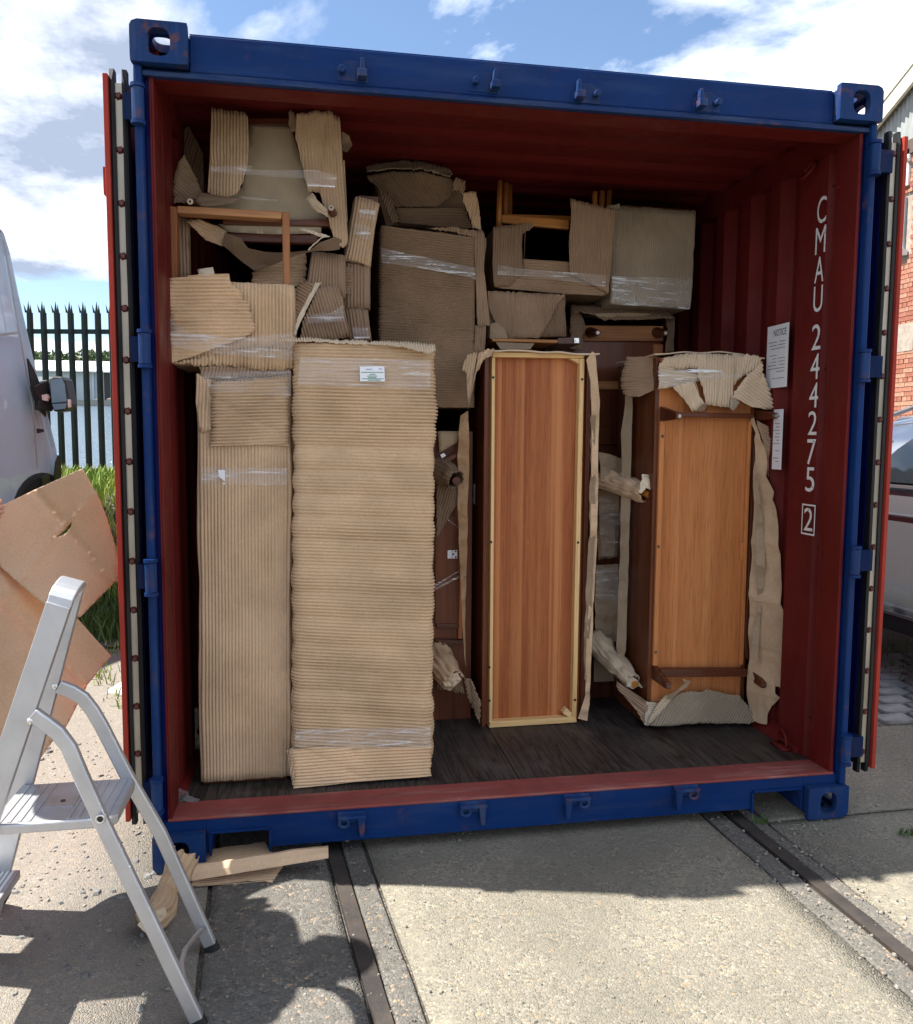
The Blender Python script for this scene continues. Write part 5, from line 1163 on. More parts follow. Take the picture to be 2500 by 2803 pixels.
# ---- right-hand cabinet with sled legs, torn wrap
c4 = thing('cabinet', 'orange teak cabinet on end with dark sled legs, its cardboard wrap torn away, right', 'cabinet', (2.12, .8, FZ))
Y4 = .56
xl = atY(ZE(446, 700), Y4)[0]; xr = min(atY(ZD(1376, 900), Y4)[0], 2.352)
zt4 = atY(ZD(530, 125), Y4)[2]; zb4 = FZ+.012
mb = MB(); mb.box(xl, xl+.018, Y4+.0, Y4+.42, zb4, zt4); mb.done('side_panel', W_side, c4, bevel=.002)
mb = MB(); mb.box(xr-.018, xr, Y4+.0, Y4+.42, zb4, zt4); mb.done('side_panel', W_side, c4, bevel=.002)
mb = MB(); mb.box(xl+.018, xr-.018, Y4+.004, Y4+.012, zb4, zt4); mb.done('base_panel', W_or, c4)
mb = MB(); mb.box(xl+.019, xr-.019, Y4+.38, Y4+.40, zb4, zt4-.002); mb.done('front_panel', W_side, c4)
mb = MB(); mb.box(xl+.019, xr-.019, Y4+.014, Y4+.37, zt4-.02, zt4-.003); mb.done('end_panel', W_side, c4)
pb('batten', [ZD(546, 690), ZD(588, 690), ZE(524, 1050), ZE(482, 1050)], Y4-.016, .016, W_or, c4)
pb('batten', [ZD(1335, 690), ZD(1362, 690), ZE(1285, 1040), ZE(1250, 1040)], Y4-.012, .014, W_or, c4)
pb('catch_plate', [ZD(1256, 1772), ZD(1288, 1772), ZD(1286, 1928), ZD(1255, 1928)], Y4-.006, .009, W_or, c4)
for p_ in (ZD(566, 826), ZD(530, 1808), ZE(506, 928)):
    p = atY(p_, Y4-.0165); m = MB(); m.tube([p+np.array([0, .002, 0]), p-np.array([0, .0008, 0])], .0065, 10); m.done('screw', MBROWN, c4)
# dark sled legs: cross rails and tapering legs pointing out
def sled(q, tag_):
    rail, legL, legR = q
    pb('leg_rail', rail, Y4-.05, .035, W_mahx, c4, .003)
    for (r0, r1), sz in (legL, legR):
        p0, p1 = atY(r0, Y4), atY(r1, Y4-.125); m = MB(); a_ = (0, 1, 0); n_ = p1-p0; n_ /= np.linalg.norm(n_)
        V = []
        for p, s in ((p0, sz), (p1, sz*.42)):
            for i, j in ((-1, -1), (1, -1), (1, 1), (-1, 1)): V.append(p+np.array([i*.011, 0, j*s/2]))
        m.hexa(V[:4], V[4:]); lg = m.done('leg', W_mahd, c4, bevel=.003)
        m = MB(); m.tube([p1+n_*.0005, p1+n_*.006], .0075, 12); m.done('leg_glide', MSTEEL, lg)
sled(([ZD(730, 612), ZD(1380, 622), ZD(1378, 664), ZD(730, 654)], ((ZD(560, 628), ZD(712, 646)), .062), ((ZD(1410, 640), ZD(1568, 642)), .052)), 'top')
sled(([ZE(545, 1082), ZE(1318, 1080), ZE(1316, 1146), ZE(560, 1150)], ((ZE(490, 1100), ZE(618, 1228)), .062), ((ZE(1330, 1090), ZE(1468, 1222)), .06)), 'bottom')
# wrap: top
fsheet('top_wrap', [ZD(238, 120), ZD(380, 115), ZD(516, 118), ZD(524, 270), ZD(520, 400), ZD(380, 470), ZD(240, 476), ZD(200, 400), ZD(196, 300)], Y4+.10, 2, MC['brown'], c4, tear=.005, bulge=.01, n=(-.8, -1, 0))
YT = Y4-.022
fsheet('top_wrap', [ZD(545, 190), ZD(580, 130), ZD(700, 100), ZD(800, 85), ZD(862, 90), ZD(862, 215), ZD(700, 235)], YT-.012, 80, MC['pale'], c4, tear=.004, bulge=.008, pitch=.0118)
fsheet('top_wrap', [ZD(862, 88), ZD(1000, 90), ZD(1192, 98), ZD(1190, 330), ZD(1182, 480), ZD(1165, 570), ZD(1050, 560), ZD(945, 545), ZD(920, 400), ZD(880, 300)], YT-.020, 90, MC['pale'], c4, tear=.003, bulge=.006, pitch=.0118, amp=.004)
fsheet('top_wrap', [ZD(1185, 98), ZD(1380, 105), ZD(1440, 130), ZD(1448, 190), ZD(1380, 240), ZD(1280, 290), ZD(1190, 380)], YT-.012, 84, MC['pale'], c4, tear=.004, pitch=.0118)
fsheet('top_wrap', [ZD(1446, 165), ZD(1452, 250), ZD(1492, 380), ZD(1530, 520), ZD(1556, 585), ZD(1460, 592), ZD(1340, 555), ZD(1250, 500), ZD(1172, 480), ZD(1250, 370), ZD(1340, 260)], YT-.03, 146, MC['pale'], c4, tear=.005, bulge=.012, pitch=.0125, amp=.0045)
fsheet('top_wrap', [ZD(535, 170), ZD(600, 175), ZD(700, 240), ZD(870, 240), ZD(870, 330), ZD(700, 380), ZD(530, 405), ZD(540, 300)], YT-.018, -8, MC['pale'], c4, tear=.004, bulge=.010, pitch=.0118)
fsheet('top_wrap', [ZD(650, 390), ZD(760, 350), ZD(850, 340), ZD(900, 470), ZD(960, 540), ZD(905, 595), ZD(840, 604), ZD(760, 500)], YT-.028, 118, MC['pale'], c4, tear=.004, bulge=.012, pitch=.0118, amp=.0045)
paper('wrap_fold', [ZD(1165, 480), ZD(1245, 520), ZD(1190, 606), ZD(1150, 570)], atY(ZD(1165, 480), YT-.034), (.4, -1, 0), MC['torn'], c4, wr=.006, fr=14, step=.01)
paper('wrap_fold', [ZD(880, 600), ZD(925, 540), ZD(962, 545), ZD(950, 585), ZD(905, 612)], atY(ZD(880, 600), YT-.036), NV, MC['dark'], c4, wr=.006, fr=14, step=.01)
fband('tape', [ZD(520, 235), ZD(700, 230), ZD(860, 225), ZD(1100, 238), ZD(1130, 275), ZD(1280, 275), ZD(1280, 300), ZD(1100, 312), ZD(900, 335), ZD(700, 370), ZD(530, 400)], YT-.045, MFILM2, c4, .006)
mb = MB()
V = []; Fc = []
for j, yy in enumerate((Y4-.03, Y4+.1, Y4+.4)):
    for i in range(nx_+1):
        t = i/nx_; V.append((xl-.02+(xr-xl+.04)*t, yy+.01*float(vn(t*9, 3, 5)), zt4+.014+.016*float(vn(t*6, yy*4, 8))+.012*math.sin(t*PI)))
for j in range(2):
    for i in range(nx_): k = j*(nx_+1)+i; Fc.append((k, k+1, k+nx_+2, k+nx_+1))
mk('top_wrap', V, Fc, MC['pale'], c4, solid=.005)
# left side wrap edge
paper('side_wrap', [ZD(240, 460), ZD(300, 450), ZD(295, 800), ZD(285, 1300), ZD(265, 1900), ZE(265, 100), ZE(250, 560), ZE(245, 900), ZE(210, 1010), ZE(160, 900), ZE(175, 300), ZE(190, 0), ZD(205, 1100), ZD(200, 800)], atX(ZD(270, 900), xl-.035), (-.75, -1, 0), MC['kraft2'], c4, step=.02, wr=.008, fr=7, th=.004)
fsheet('side_wrap_foot', [ZE(155, 1180), ZE(300, 1290), ZE(432, 1365), ZE(432, 1480), ZE(412, 1572), ZE(330, 1440), ZE(230, 1330), ZE(160, 1240)], Y4+.02, -28, MC['brown'], c4, o=atY(ZE(415, 1560), Y4-.022), n=(-.85, -1, 0), tear=.003)
# bottom: pale corner, curling flap
fsheet('bottom_wrap', [ZE(425, 1368), ZE(540, 1385), ZE(600, 1320), ZE(640, 1360), ZE(500, 1500), ZE(440, 1578), ZE(405, 1572)], Y4-.03, 4, MC['torn'], c4, tear=.002, pitch=.009)
fsheet('bottom_wrap', [ZE(600, 1300), ZE(650, 1340), ZE(540, 1470), ZE(470, 1560), ZE(440, 1578), ZE(440, 1540), ZE(520, 1400)], Y4-.045, 48, MC['pale'], c4, tear=.002)
fsheet('bottom_wrap', [ZE(640, 1360), ZE(720, 1300), ZE(820, 1275), ZE(920, 1285), ZE(960, 1250), ZE(1010, 1270), ZE(1140, 1295), ZE(1240, 1312), ZE(1310, 1390), ZE(1350, 1450), ZE(1378, 1535), ZE(1330, 1560), ZE(1000, 1562), ZE(600, 1580), ZE(450, 1578), ZE(520, 1490)], Y4-.05, 62, MC['grey'], c4, tear=.003, bulge=.012, pitch=.0118, amp=.0042)
paper('torn_curl', [ZE(735, 1160), ZE(815, 1185), ZE(780, 1240), ZE(700, 1290), ZE(640, 1350), ZE(600, 1340), ZE(610, 1300), ZE(700, 1260), ZE(770, 1200)], atY(ZE(735, 1160), Y4-.06), NV, MC['kraft2'], c4, wr=.008, fr=14, step=.01)
# right: large limp sheet with torn edge
c4w = [ZD(1350, 690), ZD(1385, 640), ZD(1400, 720), ZD(1440, 820), ZD(1475, 930), ZD(1500, 1060), ZD(1500, 1180), ZD(1560, 1320), ZD(1545, 1390), ZD(1580, 1500), ZD(1600, 1640), ZD(1612, 1900), ZE(1615, 400), ZE(1625, 500), ZE(1668, 640), ZE(1685, 760), ZE(1680, 1000), ZE(1725, 1130), ZE(1752, 1260), ZE(1738, 1368), ZE(1710, 1300), ZE(1650, 1290), ZE(1610, 1230), ZE(1580, 1230), ZE(1570, 1160), ZE(1580, 1290), ZE(1622, 1330), ZE(1540, 1410), ZE(1505, 1480), ZE(1500, 1570), ZE(1440, 1560), ZE(1380, 1535), ZE(1340, 1430), ZE(1325, 1300), ZE(1330, 1000), ZE(1345, 600), ZE(1360, 100), ZD(1370, 1700), ZD(1380, 1400), ZD(1390, 1100), ZD(1390, 900), ZD(1400, 800)]
paper('limp_wrap', c4w, atY(c4w[0], Y4-.005), (-1.7, -1, 0), MC['tan'], c4, step=.011, wr=.010, fr=7, th=.002)
paper('limp_liner', [ZD(1390, 1000), ZD(1420, 1300), ZD(1470, 1700), ZE(1478, 200), ZE(1440, 540), ZE(1420, 900), ZE(1400, 1050), ZE(1350, 900), ZE(1420, 500), ZE(1395, 200), ZD(1400, 1500), ZD(1385, 1200)], atY(ZD(1390, 1000), Y4-.06), (-.5, -1, 0), MC['kraft2'], c4, step=.014, wr=.016, fr=8)
fsheet('side_liner', [ZD(1395, 690), ZD(1500, 740), ZD(1530, 900), ZD(1535, 1050), ZD(1560, 1260), ZD(1560, 1320), ZD(1500, 1180), ZD(1490, 1000), ZD(1440, 830)], Y4-.04, -22, MC['brown'], c4, tear=.003, n=(-.3, -1, 0))
pb('dark_strip', [ZD(1385, 800), ZD(1420, 800), ZE(1330, 1000), ZE(1300, 900)], Y4-.02, .03, W_mahd, c4)  # dark strip along the right edge of the cabinet

# ---- paper-wrapped table between the cabinets, legs towards us
wt = thing('wrapped_table', 'kraft paper wrapped table between the two cabinets, bandaged legs pointing out', 'table', (1.80, 1.0, FZ))
Yw = .95
paper('kraft_wrap', [T(100, 430), T(180, 400), T(255, 440), T(265, 700), T(250, 915), T(90, 915), T(95, 700)], atY(T(100, 430), Yw), (0, -1, -.2), MC['kraft'], wt, step=.012, wr=.018, fr=11)
paper('kraft_wrap', [T(80, 960), T(250, 950), T(250, 1250), T(235, 1500), T(170, 1530), T(70, 1460)], atY(T(80, 960), Yw-.02), (0, -1, .1), MC['kraft2'], wt, step=.012, wr=.014, fr=9)
paper('kraft_wrap', [T(80, 1480), T(250, 1480), T(250, 1780), T(60, 1790)], atY(T(80, 1480), Yw+.02), NV, MC['kraft2'], wt, step=.015, wr=.010, fr=9)
p0, p1 = atY(T(60, 200), Yw+.04), atY(T(300, 1780), Yw+.04)
mb = MB(); mb.box(p0[0], p1[0], Yw+.05, Yw+.2, FZ, p0[2]); mb.done('table_core', W_mahd, wt)
fband('stretch_film', [T(100, 470), T(250, 430), T(255, 600), T(230, 900), T(120, 900), T(110, 620)], Yw-.045, MFILM, wt, .006)
fband('stretch_film', [T(75, 1000), T(245, 960), T(240, 1230), T(75, 1190)], Yw-.06, MFILM, wt, .006)
paper('leg_paper', [T(100, 150), T(180, 165), T(270, 200), T(268, 290), T(190, 310), T(140, 420), T(105, 340)], atY(T(100, 150), Yw-.10), NV, MC['kraft2'], wt, step=.012, wr=.014, fr=12)
for pts, rad, mt, end in (([T(120, 330), T(250, 380), T(360, 420), T(450, 450)], [.044, .045, .042, .034], MC['tan'], T(466, 455)), ([T(60, 1480), T(170, 1610), T(270, 1710), T(345, 1800)], [.05, .045, .040, .028], MC['pale'], T(366, 1818))):
    ys_ = [Yw-.05, Yw-.14, Yw-.24, Yw-.33]
    w_ = [atY(p, y) for p, y in zip(pts, ys_)]
    lg = ptube('wrapped_leg', w_, rad, mt, wt, 15, .12, 7, .03)
    p = atY(end, Yw-.345); v = p-w_[-1]; v = w_[-1]-w_[-2]; v /= np.linalg.norm(v); m = MB(); m.tube([p-v*.1, p], .0155, 14); m.done('leg_end', W_legx, lg)
paper('torn_wrap', [T(385, 440), T(408, 310), T(500, 315), T(542, 380), T(520, 430), T(490, 470), T(470, 425), T(430, 410), T(400, 450)], atY(T(408, 310), Yw-.345), (.1, -1, .2), MC['torn'], wt, step=.008, wr=.010, fr=18)
paper('torn_wrap', [T(300, 1790), T(330, 1740), T(395, 1800), T(430, 1850), T(390, 1830), T(350, 1850), T(305, 1830)], atY(T(300, 1790), Yw-.34), NV, MC['torn'], wt, step=.007, wr=.008, fr=22)
# ---- yellowed wad of paper low on the left, crumpled film by the sill
wad = MB(); c_ = atY(Q(715, 380), .60); wad.ico(c_, .055, 3, (.8, .7, 1.3))
V = np.array(wad.V); V = V+(V-c_)*(1.2*np.array([float(vn(v[0]*40, v[2]*40+v[1]*30, 3)) for v in V])[:, None])
mk('paper_wad', V, wad.F, MC['torn'], None, smooth=False, label='crumpled yellowish paper wad in the dark beside the leftmost parcel', cat='paper')
paper('plastic_scrap', [Q(535, 1170), Q(555, 1050), Q(600, 1025), Q(690, 1050), Q(700, 1110), Q(820, 1150), Q(790, 1175), Q(560, 1190)], atZ(Q(560, 1185), FZ+.004), (0, -.5, 1), MFILM2, None, step=.012, wr=.010, fr=16, th=0, label='crumpled clear plastic in the left corner of the sill', cat='plastic')

# ------------------------------------------------------------------ outside things
# ---- stepladder
YN, YF = -.745, -.458
def yl(z, near): return (YN+.035*z) if near else (YF-.042*z)
ld = thing('step_ladder', 'aluminium folding stepladder standing in front of the left door', 'ladder', (-.08, -.6, 0))
top_n, top_f = np.array([-.057, yl(1.0, True), 1.005]), np.array([-.087, yl(.98, False), .985])
ft_n, ft_f = np.array([-.395, YN, .012]), np.array([-.365, YF, .012])
def channel(name, p, q, wd, th, parent, mat=MALU):
    """C-section rail: web with two lips turned inwards"""
    m = MB(); p = np.array(p); q = np.array(q); t = q-p; t /= np.linalg.norm(t); a = np.cross(t, (0, 1, 0)); a /= np.linalg.norm(a)
    prof = [(-wd/2, 0), (wd/2, 0), (wd/2, th), (wd/2-.004, th), (wd/2-.004, .003), (-wd/2+.004, .003), (-wd/2+.004, th), (-wd/2, th)]
    s = -1 if parent == 'far' else 1
    V = [p+a*x+np.array([0, y, 0]) for x, y in prof]+[q+a*x+np.array([0, y, 0]) for x, y in prof]; n = 8
    m.add(V, [tuple(range(n)), tuple(range(2*n-1, n-1, -1))]+[(i, i+n, (i+1) % n+n, (i+1) % n) for i in range(n)])
    return m.done(name, mat, ld, bevel=.0015)
channel('front_rail', top_n, ft_n, .052, .022, 'near'); channel('front_rail', top_f+np.array([0, -.012, 0]), ft_f, .048, .022, 'near')
# bent top loop
m = MB(); V = []; Fc = []; k_ = 14; dirn_ = (top_n-ft_n); dirn_ /= np.linalg.norm(dirn_); dirf_ = (top_f-ft_f); dirf_ /= np.linalg.norm(dirf_)
path = []
for i in range(k_+1):
    t = i/k_; an = PI*t
    c = top_n*(1-t)+top_f*t
    path.append(top_n*(.5+.5*math.cos(an))+top_f*(.5-.5*math.cos(an))+np.array([.02*math.sin(an), .006*math.cos(an), .052*math.sin(an)**.8 if 0 < i < k_ else 0]))
for i, p in enumerate(path):
    an = PI*i/k_; nz = np.array([0, math.cos(an)*-1, math.sin(an)]); ax = np.cross((0, 1, 0), dirn_); ax = np.array([.95, 0, -.30])
    for x, d_ in ((-.027, 0), (.027, 0), (.027, -.014), (-.027, -.014)): V.append(p+ax*x+nz*d_)
for i in range(k_):
    for j in range(4): Fc.append((i*4+j, i*4+(j+1) % 4, (i+1)*4+(j+1) % 4, (i+1)*4+j))
m.add(V, Fc); m.done('top_loop', MALU, ld, smooth=False, bevel=.003)
near_px = [I(215, 10), I(300, 70), I(380, 130), I(455, 230), I(530, 410), I(660, 700), I(960, 1320), I(1300, 2035)]
far_px = [H(440, 1712), H(540, 1750), H(620, 1800), H(690, 1890), H(760, 2010), I(830, 410), I(1050, 790), I(1385, 1540)]
def back_leg(pxs, near):
    pts = []
    for i, p in enumerate(pxs):
        z = .75*(1-i/(len(pxs)-1)); q = atY(p, yl(z, near)); q = atY(p, yl(q[2], near)); pts.append(q)
    # resample straight run
    m = MB(); V = []; Fc = []; pf2 = [(-1, -.55), (-.8, -.8), (.8, -.8), (1, -.55), (1, .55), (.8, .8), (-.8, .8), (-1, .55)]
    for i, p in enumerate(pts):
        t = pts[min(i+1, len(pts)-1)]-pts[max(i-1, 0)]; t /= np.linalg.norm(t); a_ = np.cross(t, (0, 1, 0)); a_ /= np.linalg.norm(a_); b_ = np.cross(a_, t)
        V += [p+a_*x*.0165+b_*y*.0135 for x, y in pf2]
    for i in range(len(pts)-1):
        for k in range(8): Fc.append((i*8+k, i*8+(k+1) % 8, i*8+8+(k+1) % 8, i*8+8+k))
    Fc += [tuple(range(7, -1, -1)), tuple(len(V)-8+k for k in range(8))]
    m.add(V, Fc); lg = m.done('back_leg', MALU, ld, bevel=.0015)
    e_ = pts[-1]; v = pts[-1]-pts[-2]; v /= np.linalg.norm(v)
    m = MB(); m.tube([e_-v*.012, e_+v*.008], .0150, 16, True, 1.38, up=(0, 1, 0)); m.done('rubber_foot', MRUB, lg)
    return pts
pn_ = back_leg(near_px, True); pf_ = back_leg(far_px, False)
for p_ in (I(657, 700), I(1225, 1932)):
    p = atY(p_, yl(.3, True)-.016); m = MB()
    m.tube([p+np.array([.009*math.cos(t), 0, .009*math.sin(t)]) for t in np.linspace(0, 2*PI, 17)], .0028, 6, False); m.done('eyelet', MSTEEL, ld, smooth=True)
    m = MB(); m.tube([p+np.array([0, .002, 0]), p+np.array([0, -.0006, 0])], .007, 12); m.done('eyelet_hole', MTRIM, ld)
sp_ = [I(1325, 1425), I(1280, 1470), I(1212, 1560), I(1190, 1650), I(1205, 1760), I(1222, 1925)]
m = MB(); m.tube([atY(p, y) for p, y in zip(sp_, np.linspace(YF-.02, YN-.0, 6))], .0068, 10); m.done('spreader_bar', MALUD, ld, smooth=True)
for p_, nr in ((I(197, 58), True), (H(408, 1712), False)):
    p = atY(p_, yl(.75, nr)-.008); m = MB(); m.ico(p, .008, 2, (1, .6, 1)); m.done('rivet', MSTEEL, ld, smooth=True)
# platform with ribs
zp = .505
m = MB(); m.prism([(-.222, YN+.03, zp-.024), (.040, YN+.03, zp-.024), (.052, YN+.05, zp-.024), (.052, YF-.05, zp-.024), (.035, YF-.03, zp-.024), (-.222, YF-.03, zp-.024)], (0, 0, .024)); pl = m.done('platform', MALU, ld, bevel=.004)
for i in range(12):
    x = -.205+i*.021
    if 4 <= i <= 6: continue
    m = MB(); m.box(x, x+.007, YN+.04, YF-.04, zp+.0002, zp+.0022); m.done('tread_rib', MALU, pl)
m = MB(); m.box(-.125, -.060, YN+.105, YN+.17, zp+.0004, zp+.002); m.done('maker_plate', MALUD, pl)
m = MB(); m.tube([(-.092, YN+.137, zp+.0022), (-.092, YN+.137, zp+.0035)], .006, 10); m.done('plate_hole', MTRIM, pl)
# lower steps between the front rails
for zs in (.27,):
    xs_ = -.057-.338*(1.005-zs)/1.0
    m = MB(); m.box(xs_-.055, xs_+.062, YN+.015, YF-.006, zs-.022, zs); st_ = m.done('step', MALU, ld, bevel=.003)
    for i in range(9):
        m = MB(); m.box(xs_-.05+i*.0118, xs_-.044+i*.0118, YN+.02, YF-.012, zs+.0002, zs+.0022); m.done('tread_rib', MUPVC, st_)

# ---- kraft sheets held up by the person on the left
def kraft_sheet_mat(name, c):
    m, nt, b, o = newmat(name); v = coords(nt)
    cc = mixc(nt, ramp(nt, noise(nt, v, 4, 5), [(.35, 0), (.65, 1)]), c, tuple(x*.86 for x in c))
    cc = mixc(nt, 1.0, cc, ramp(nt, noise(nt, coords(nt, (200, 20, 200)), 1, 3), [(.3, .9), (.7, 1.06)]), 'MULTIPLY')
    nt.links.new(cc, b.inputs['Base Color']); b.inputs['Roughness'].default_value = .6
    tr = N_('ShaderNodeBsdfTranslucent', nt); nt.links.new(cc, tr.inputs[0]); mx = N_('ShaderNodeMixShader', nt); mx.inputs[0].default_value = .16
    nt.links.new(b.outputs[0], mx.inputs[1]); nt.links.new(tr.outputs[0], mx.inputs[2]); nt.links.new(mx.outputs[0], o.inputs[0]); return m
MKS = kraft_sheet_mat('kraft_sheet_paper', (.66, .46, .295))
up_ = [H(-330, 520), H(-150, 440), H(10, 370), H(300, 232), H(605, 88), H(690, 240), H(740, 330), H(800, 470), H(850, 620), H(890, 760), H(892, 930), H(760, 1060), H(600, 1200), H(400, 1160), H(160, 960), H(-60, 760), H(-200, 760), H(-330, 800)]
slit = [H(385, 622), H(450, 595), H(505, 545), H(550, 480), H(540, 530), H(515, 572), H(460, 602)]
paper('kraft_sheet', up_, np.array([-.449, -.04, 1.165]), (.42, -1, .05), MKS, None, step=.012, fine=.12, wr=.0074, fr=4.5, holes=(slit,), th=.0008, bend=lambda u, v: .035*np.sin(u*5+v*3)+.05*np.maximum(0, .35-v)*u-.03*np.maximum(0, u-.75)*4*(1-v)-.010*np.exp(-((u*.8+v*.6-.9)/.02)**2)+.008*np.exp(-((u-.9*v-.1)/.02)**2), label='upper brown kraft paper sheet with a slit torn in it, held up beside the van', cat='paper sheet', group='kraft sheets held at the left')
lo_ = [H(-330, 400), H(-120, 520), H(0, 592), H(200, 790), H(420, 1005), H(600, 1190), H(740, 1360), H(850, 1490), H(760, 1640), H(640, 1830), H(500, 2041), I(380, 170), I(290, 300), I(200, 460), I(120, 620), I(0, 760), I(-200, 900), I(-280, 500)]
paper('kraft_sheet', lo_, np.array([-.449, -.10, 1.03]), (.7, -1, .12), MKS, None, step=.012, fine=.12, wr=.0074, fr=5, th=.0008, bend=lambda u, v: .05*np.sin(u*4+1+v*2)+.018*np.sin(u*9+v*7)-.012*np.exp(-((u*.5+v*.8-.75)/.02)**2), label='lower brown kraft paper sheet drooping behind the stepladder', cat='paper sheet', group='kraft sheets held at the left')

# ---- person holding the sheets, standing just outside the left edge of the frame
def skin_mesh(name, nodes, edges, mat, parent, sub=2, root=0):
    me = bpy.data.meshes.new(name); org = WL[parent.name]
    me.from_pydata([tuple(np.array(n[0])-org) for n in nodes], edges, []); me.materials.append(mat)
    o = bpy.data.objects.new(name, me); col.objects.link(o); o.parent = parent; WL[o.name] = org
    md = o.modifiers.new('skin', 'SKIN'); md.use_smooth_shade = True
    for i, n in enumerate(nodes): r_ = n[1]; sv = me.skin_vertices[0].data[i]; sv.radius = (r_, r_) if isinstance(r_, (int, float)) else r_; sv.use_root = (i == root)
    ss = o.modifiers.new('sub', 'SUBSURF'); ss.levels = sub; ss.render_levels = sub
    return o
PX, PY = -.56, -.29
pe = thing('person', 'person in dark navy top at the left edge, holding up the kraft sheets', 'person', (PX, PY, 0))
hx, hy, hz = atY((6, 1392), -.07)
hand = np.array([hx, hy, hz])
nodes = [((PX, PY, .95), .13), ((PX, PY, 1.10), .125), ((PX+.01, PY, 1.28), (.14, .13)), ((PX+.015, PY, 1.42), .11), ((PX+.02, PY, 1.50), .055), ((PX+.035, PY+.01, 1.56), .07), ((PX+.04, PY+.015, 1.66), .093), ((PX+.035, PY+.012, 1.73), .07),
         ((PX+.02, PY-.17, 1.42), .06), ((PX+.06, PY-.22, 1.17), .045), ((PX+.14, PY-.14, 1.0), .034),      # left arm
         ((PX-.02, PY+.16, 1.42), .06), ((PX+.03, PY+.22, 1.20), .046), ((hand[0]-.09, hand[1]+.03, hand[2]-.05), .034), ((hand[0]-.055, hand[1]+.01, hand[2]-.02), (.028, .02)),   # right arm to the hand
         ((PX, PY-.09, .88), .085), ((PX+.02, PY-.10, .48), .058), ((PX-.01, PY-.11, .09), .04), ((PX+.13, PY-.13, .04), .035),
         ((PX, PY+.09, .88), .085), ((PX+.03, PY+.10, .48), .058), ((PX-.01, PY+.11, .09), .04), ((PX+.13, PY+.13, .04), .035)]
edges = [(0, 1), (1, 2), (2, 3), (3, 4), (4, 5), (5, 6), (6, 7), (3, 8), (8, 9), (9, 10), (3, 11), (11, 12), (12, 13), (13, 14), (0, 15), (15, 16), (16, 17), (17, 18), (0, 19), (19, 20), (20, 21), (21, 22)]
b = len(nodes)
# right-hand fingers, gripping the paper edge
for k, (dx, dz, ln) in enumerate(((.0, .020, .034), (.004, .006, .038), (.003, -.008, .036), (-.002, -.021, .030))):
    nodes += [((hand[0]-.030+dx, hand[1]-.012, hand[2]+dz*.9), .009), ((hand[0]-.010+dx, hand[1]-.020, hand[2]+dz), .0085), ((hand[0]-.012+dx+ln*.45, hand[1]-.006, hand[2]+dz*1.05), .0075)]
    edges += [(14, b), (b, b+1), (b+1, b+2)]; b += 3
nodes += [((hand[0]-.040, hand[1]+.016, hand[2]+.020), .011), ((hand[0]-.012, hand[1]+.020, hand[2]+.030), .009)]; edges += [(14, b), (b, b+1)]; b += 2
# left hand fingers, relaxed
for k, dz in enumerate((-.018, -.006, .006, .018)):
    nodes += [((PX+.19, PY-.11+dz, .965), .009), ((PX+.215, PY-.10+dz, .94), .008)]; edges += [(10, b), (b, b+1)]; b += 2
nodes += [((PX+.17, PY-.085, .985), .010), ((PX+.19, PY-.07, .97), .009)]; edges += [(10, b), (b, b+1)]; b += 2
skin_mesh('body', nodes, edges, MSKIN, pe)
jn = [((PX, PY, .58), .19), ((PX, PY, .85), .185), ((PX, PY, 1.10), .175), ((PX+.01, PY, 1.28), .185), ((PX+.015, PY, 1.43), .125), ((PX+.02, PY, 1.485), .065),
      ((PX+.02, PY-.20, 1.42), .085), ((PX+.06, PY-.255, 1.17), .075), ((PX+.12, PY-.155, 1.03), .05), ((PX-.02, PY+.19, 1.42), .085), ((PX+.03, PY+.225, 1.20), .062), ((hand[0]-.075, hand[1]+.02, hand[2]-.060), .045)]
skin_mesh('jacket', jn, [(0, 1), (1, 2), (2, 3), (3, 4), (4, 5), (4, 6), (6, 7), (7, 8), (4, 9), (9, 10), (10, 11)], MCLOTH, pe)  # cut long and bulky, shaped so its cast shadow fills the ground
tn = [((PX, PY, .96), .14), ((PX, PY-.09, .86), .10), ((PX+.02, PY-.10, .48), .074), ((PX-.01, PY-.11, .10), .062), ((PX, PY+.09, .86), .10), ((PX+.03, PY+.10, .48), .074), ((PX-.01, PY+.11, .10), .062)]
skin_mesh('trousers', tn, [(0, 1), (1, 2), (2, 3), (0, 4), (4, 5), (5, 6)], MJEAN, pe)
for s_ in (-1, 1):
    m = MB(); m.ico((PX+.055, PY+s_*.12, .045), 1, 2, (.135, .05, .05)); m.done('shoe', MTRIM, pe, smooth=True)
    m = MB(); m.ico((PX+.122, PY+.015+s_*.033, 1.675), .011, 2); m.done('eye', MTRIM, pe, smooth=True)
    m = MB(); m.ico((PX+.03, PY+.015+s_*.094, 1.655), .022, 2, (.8, .4, 1.3)); m.done('ear', MSKIN, pe, smooth=True)
m = MB(); m.prism([(PX+.125, PY+.003, 1.665), (PX+.125, PY+.027, 1.665), (PX+.155, PY+.015, 1.63), (PX+.125, PY+.015, 1.625)], (0, .002, 0)); m.done('nose', MSKIN, pe)
m = MB(); m.box(PX+.122, PX+.127, PY-.008, PY+.038, 1.598, 1.604); m.done('mouth', MBOLT, pe)
m = MB(); m.ico((PX+.02, PY+.015, 1.70), 1, 3, (.105, .10, .098)); m.done('hair', MBROWN, pe, smooth=True)

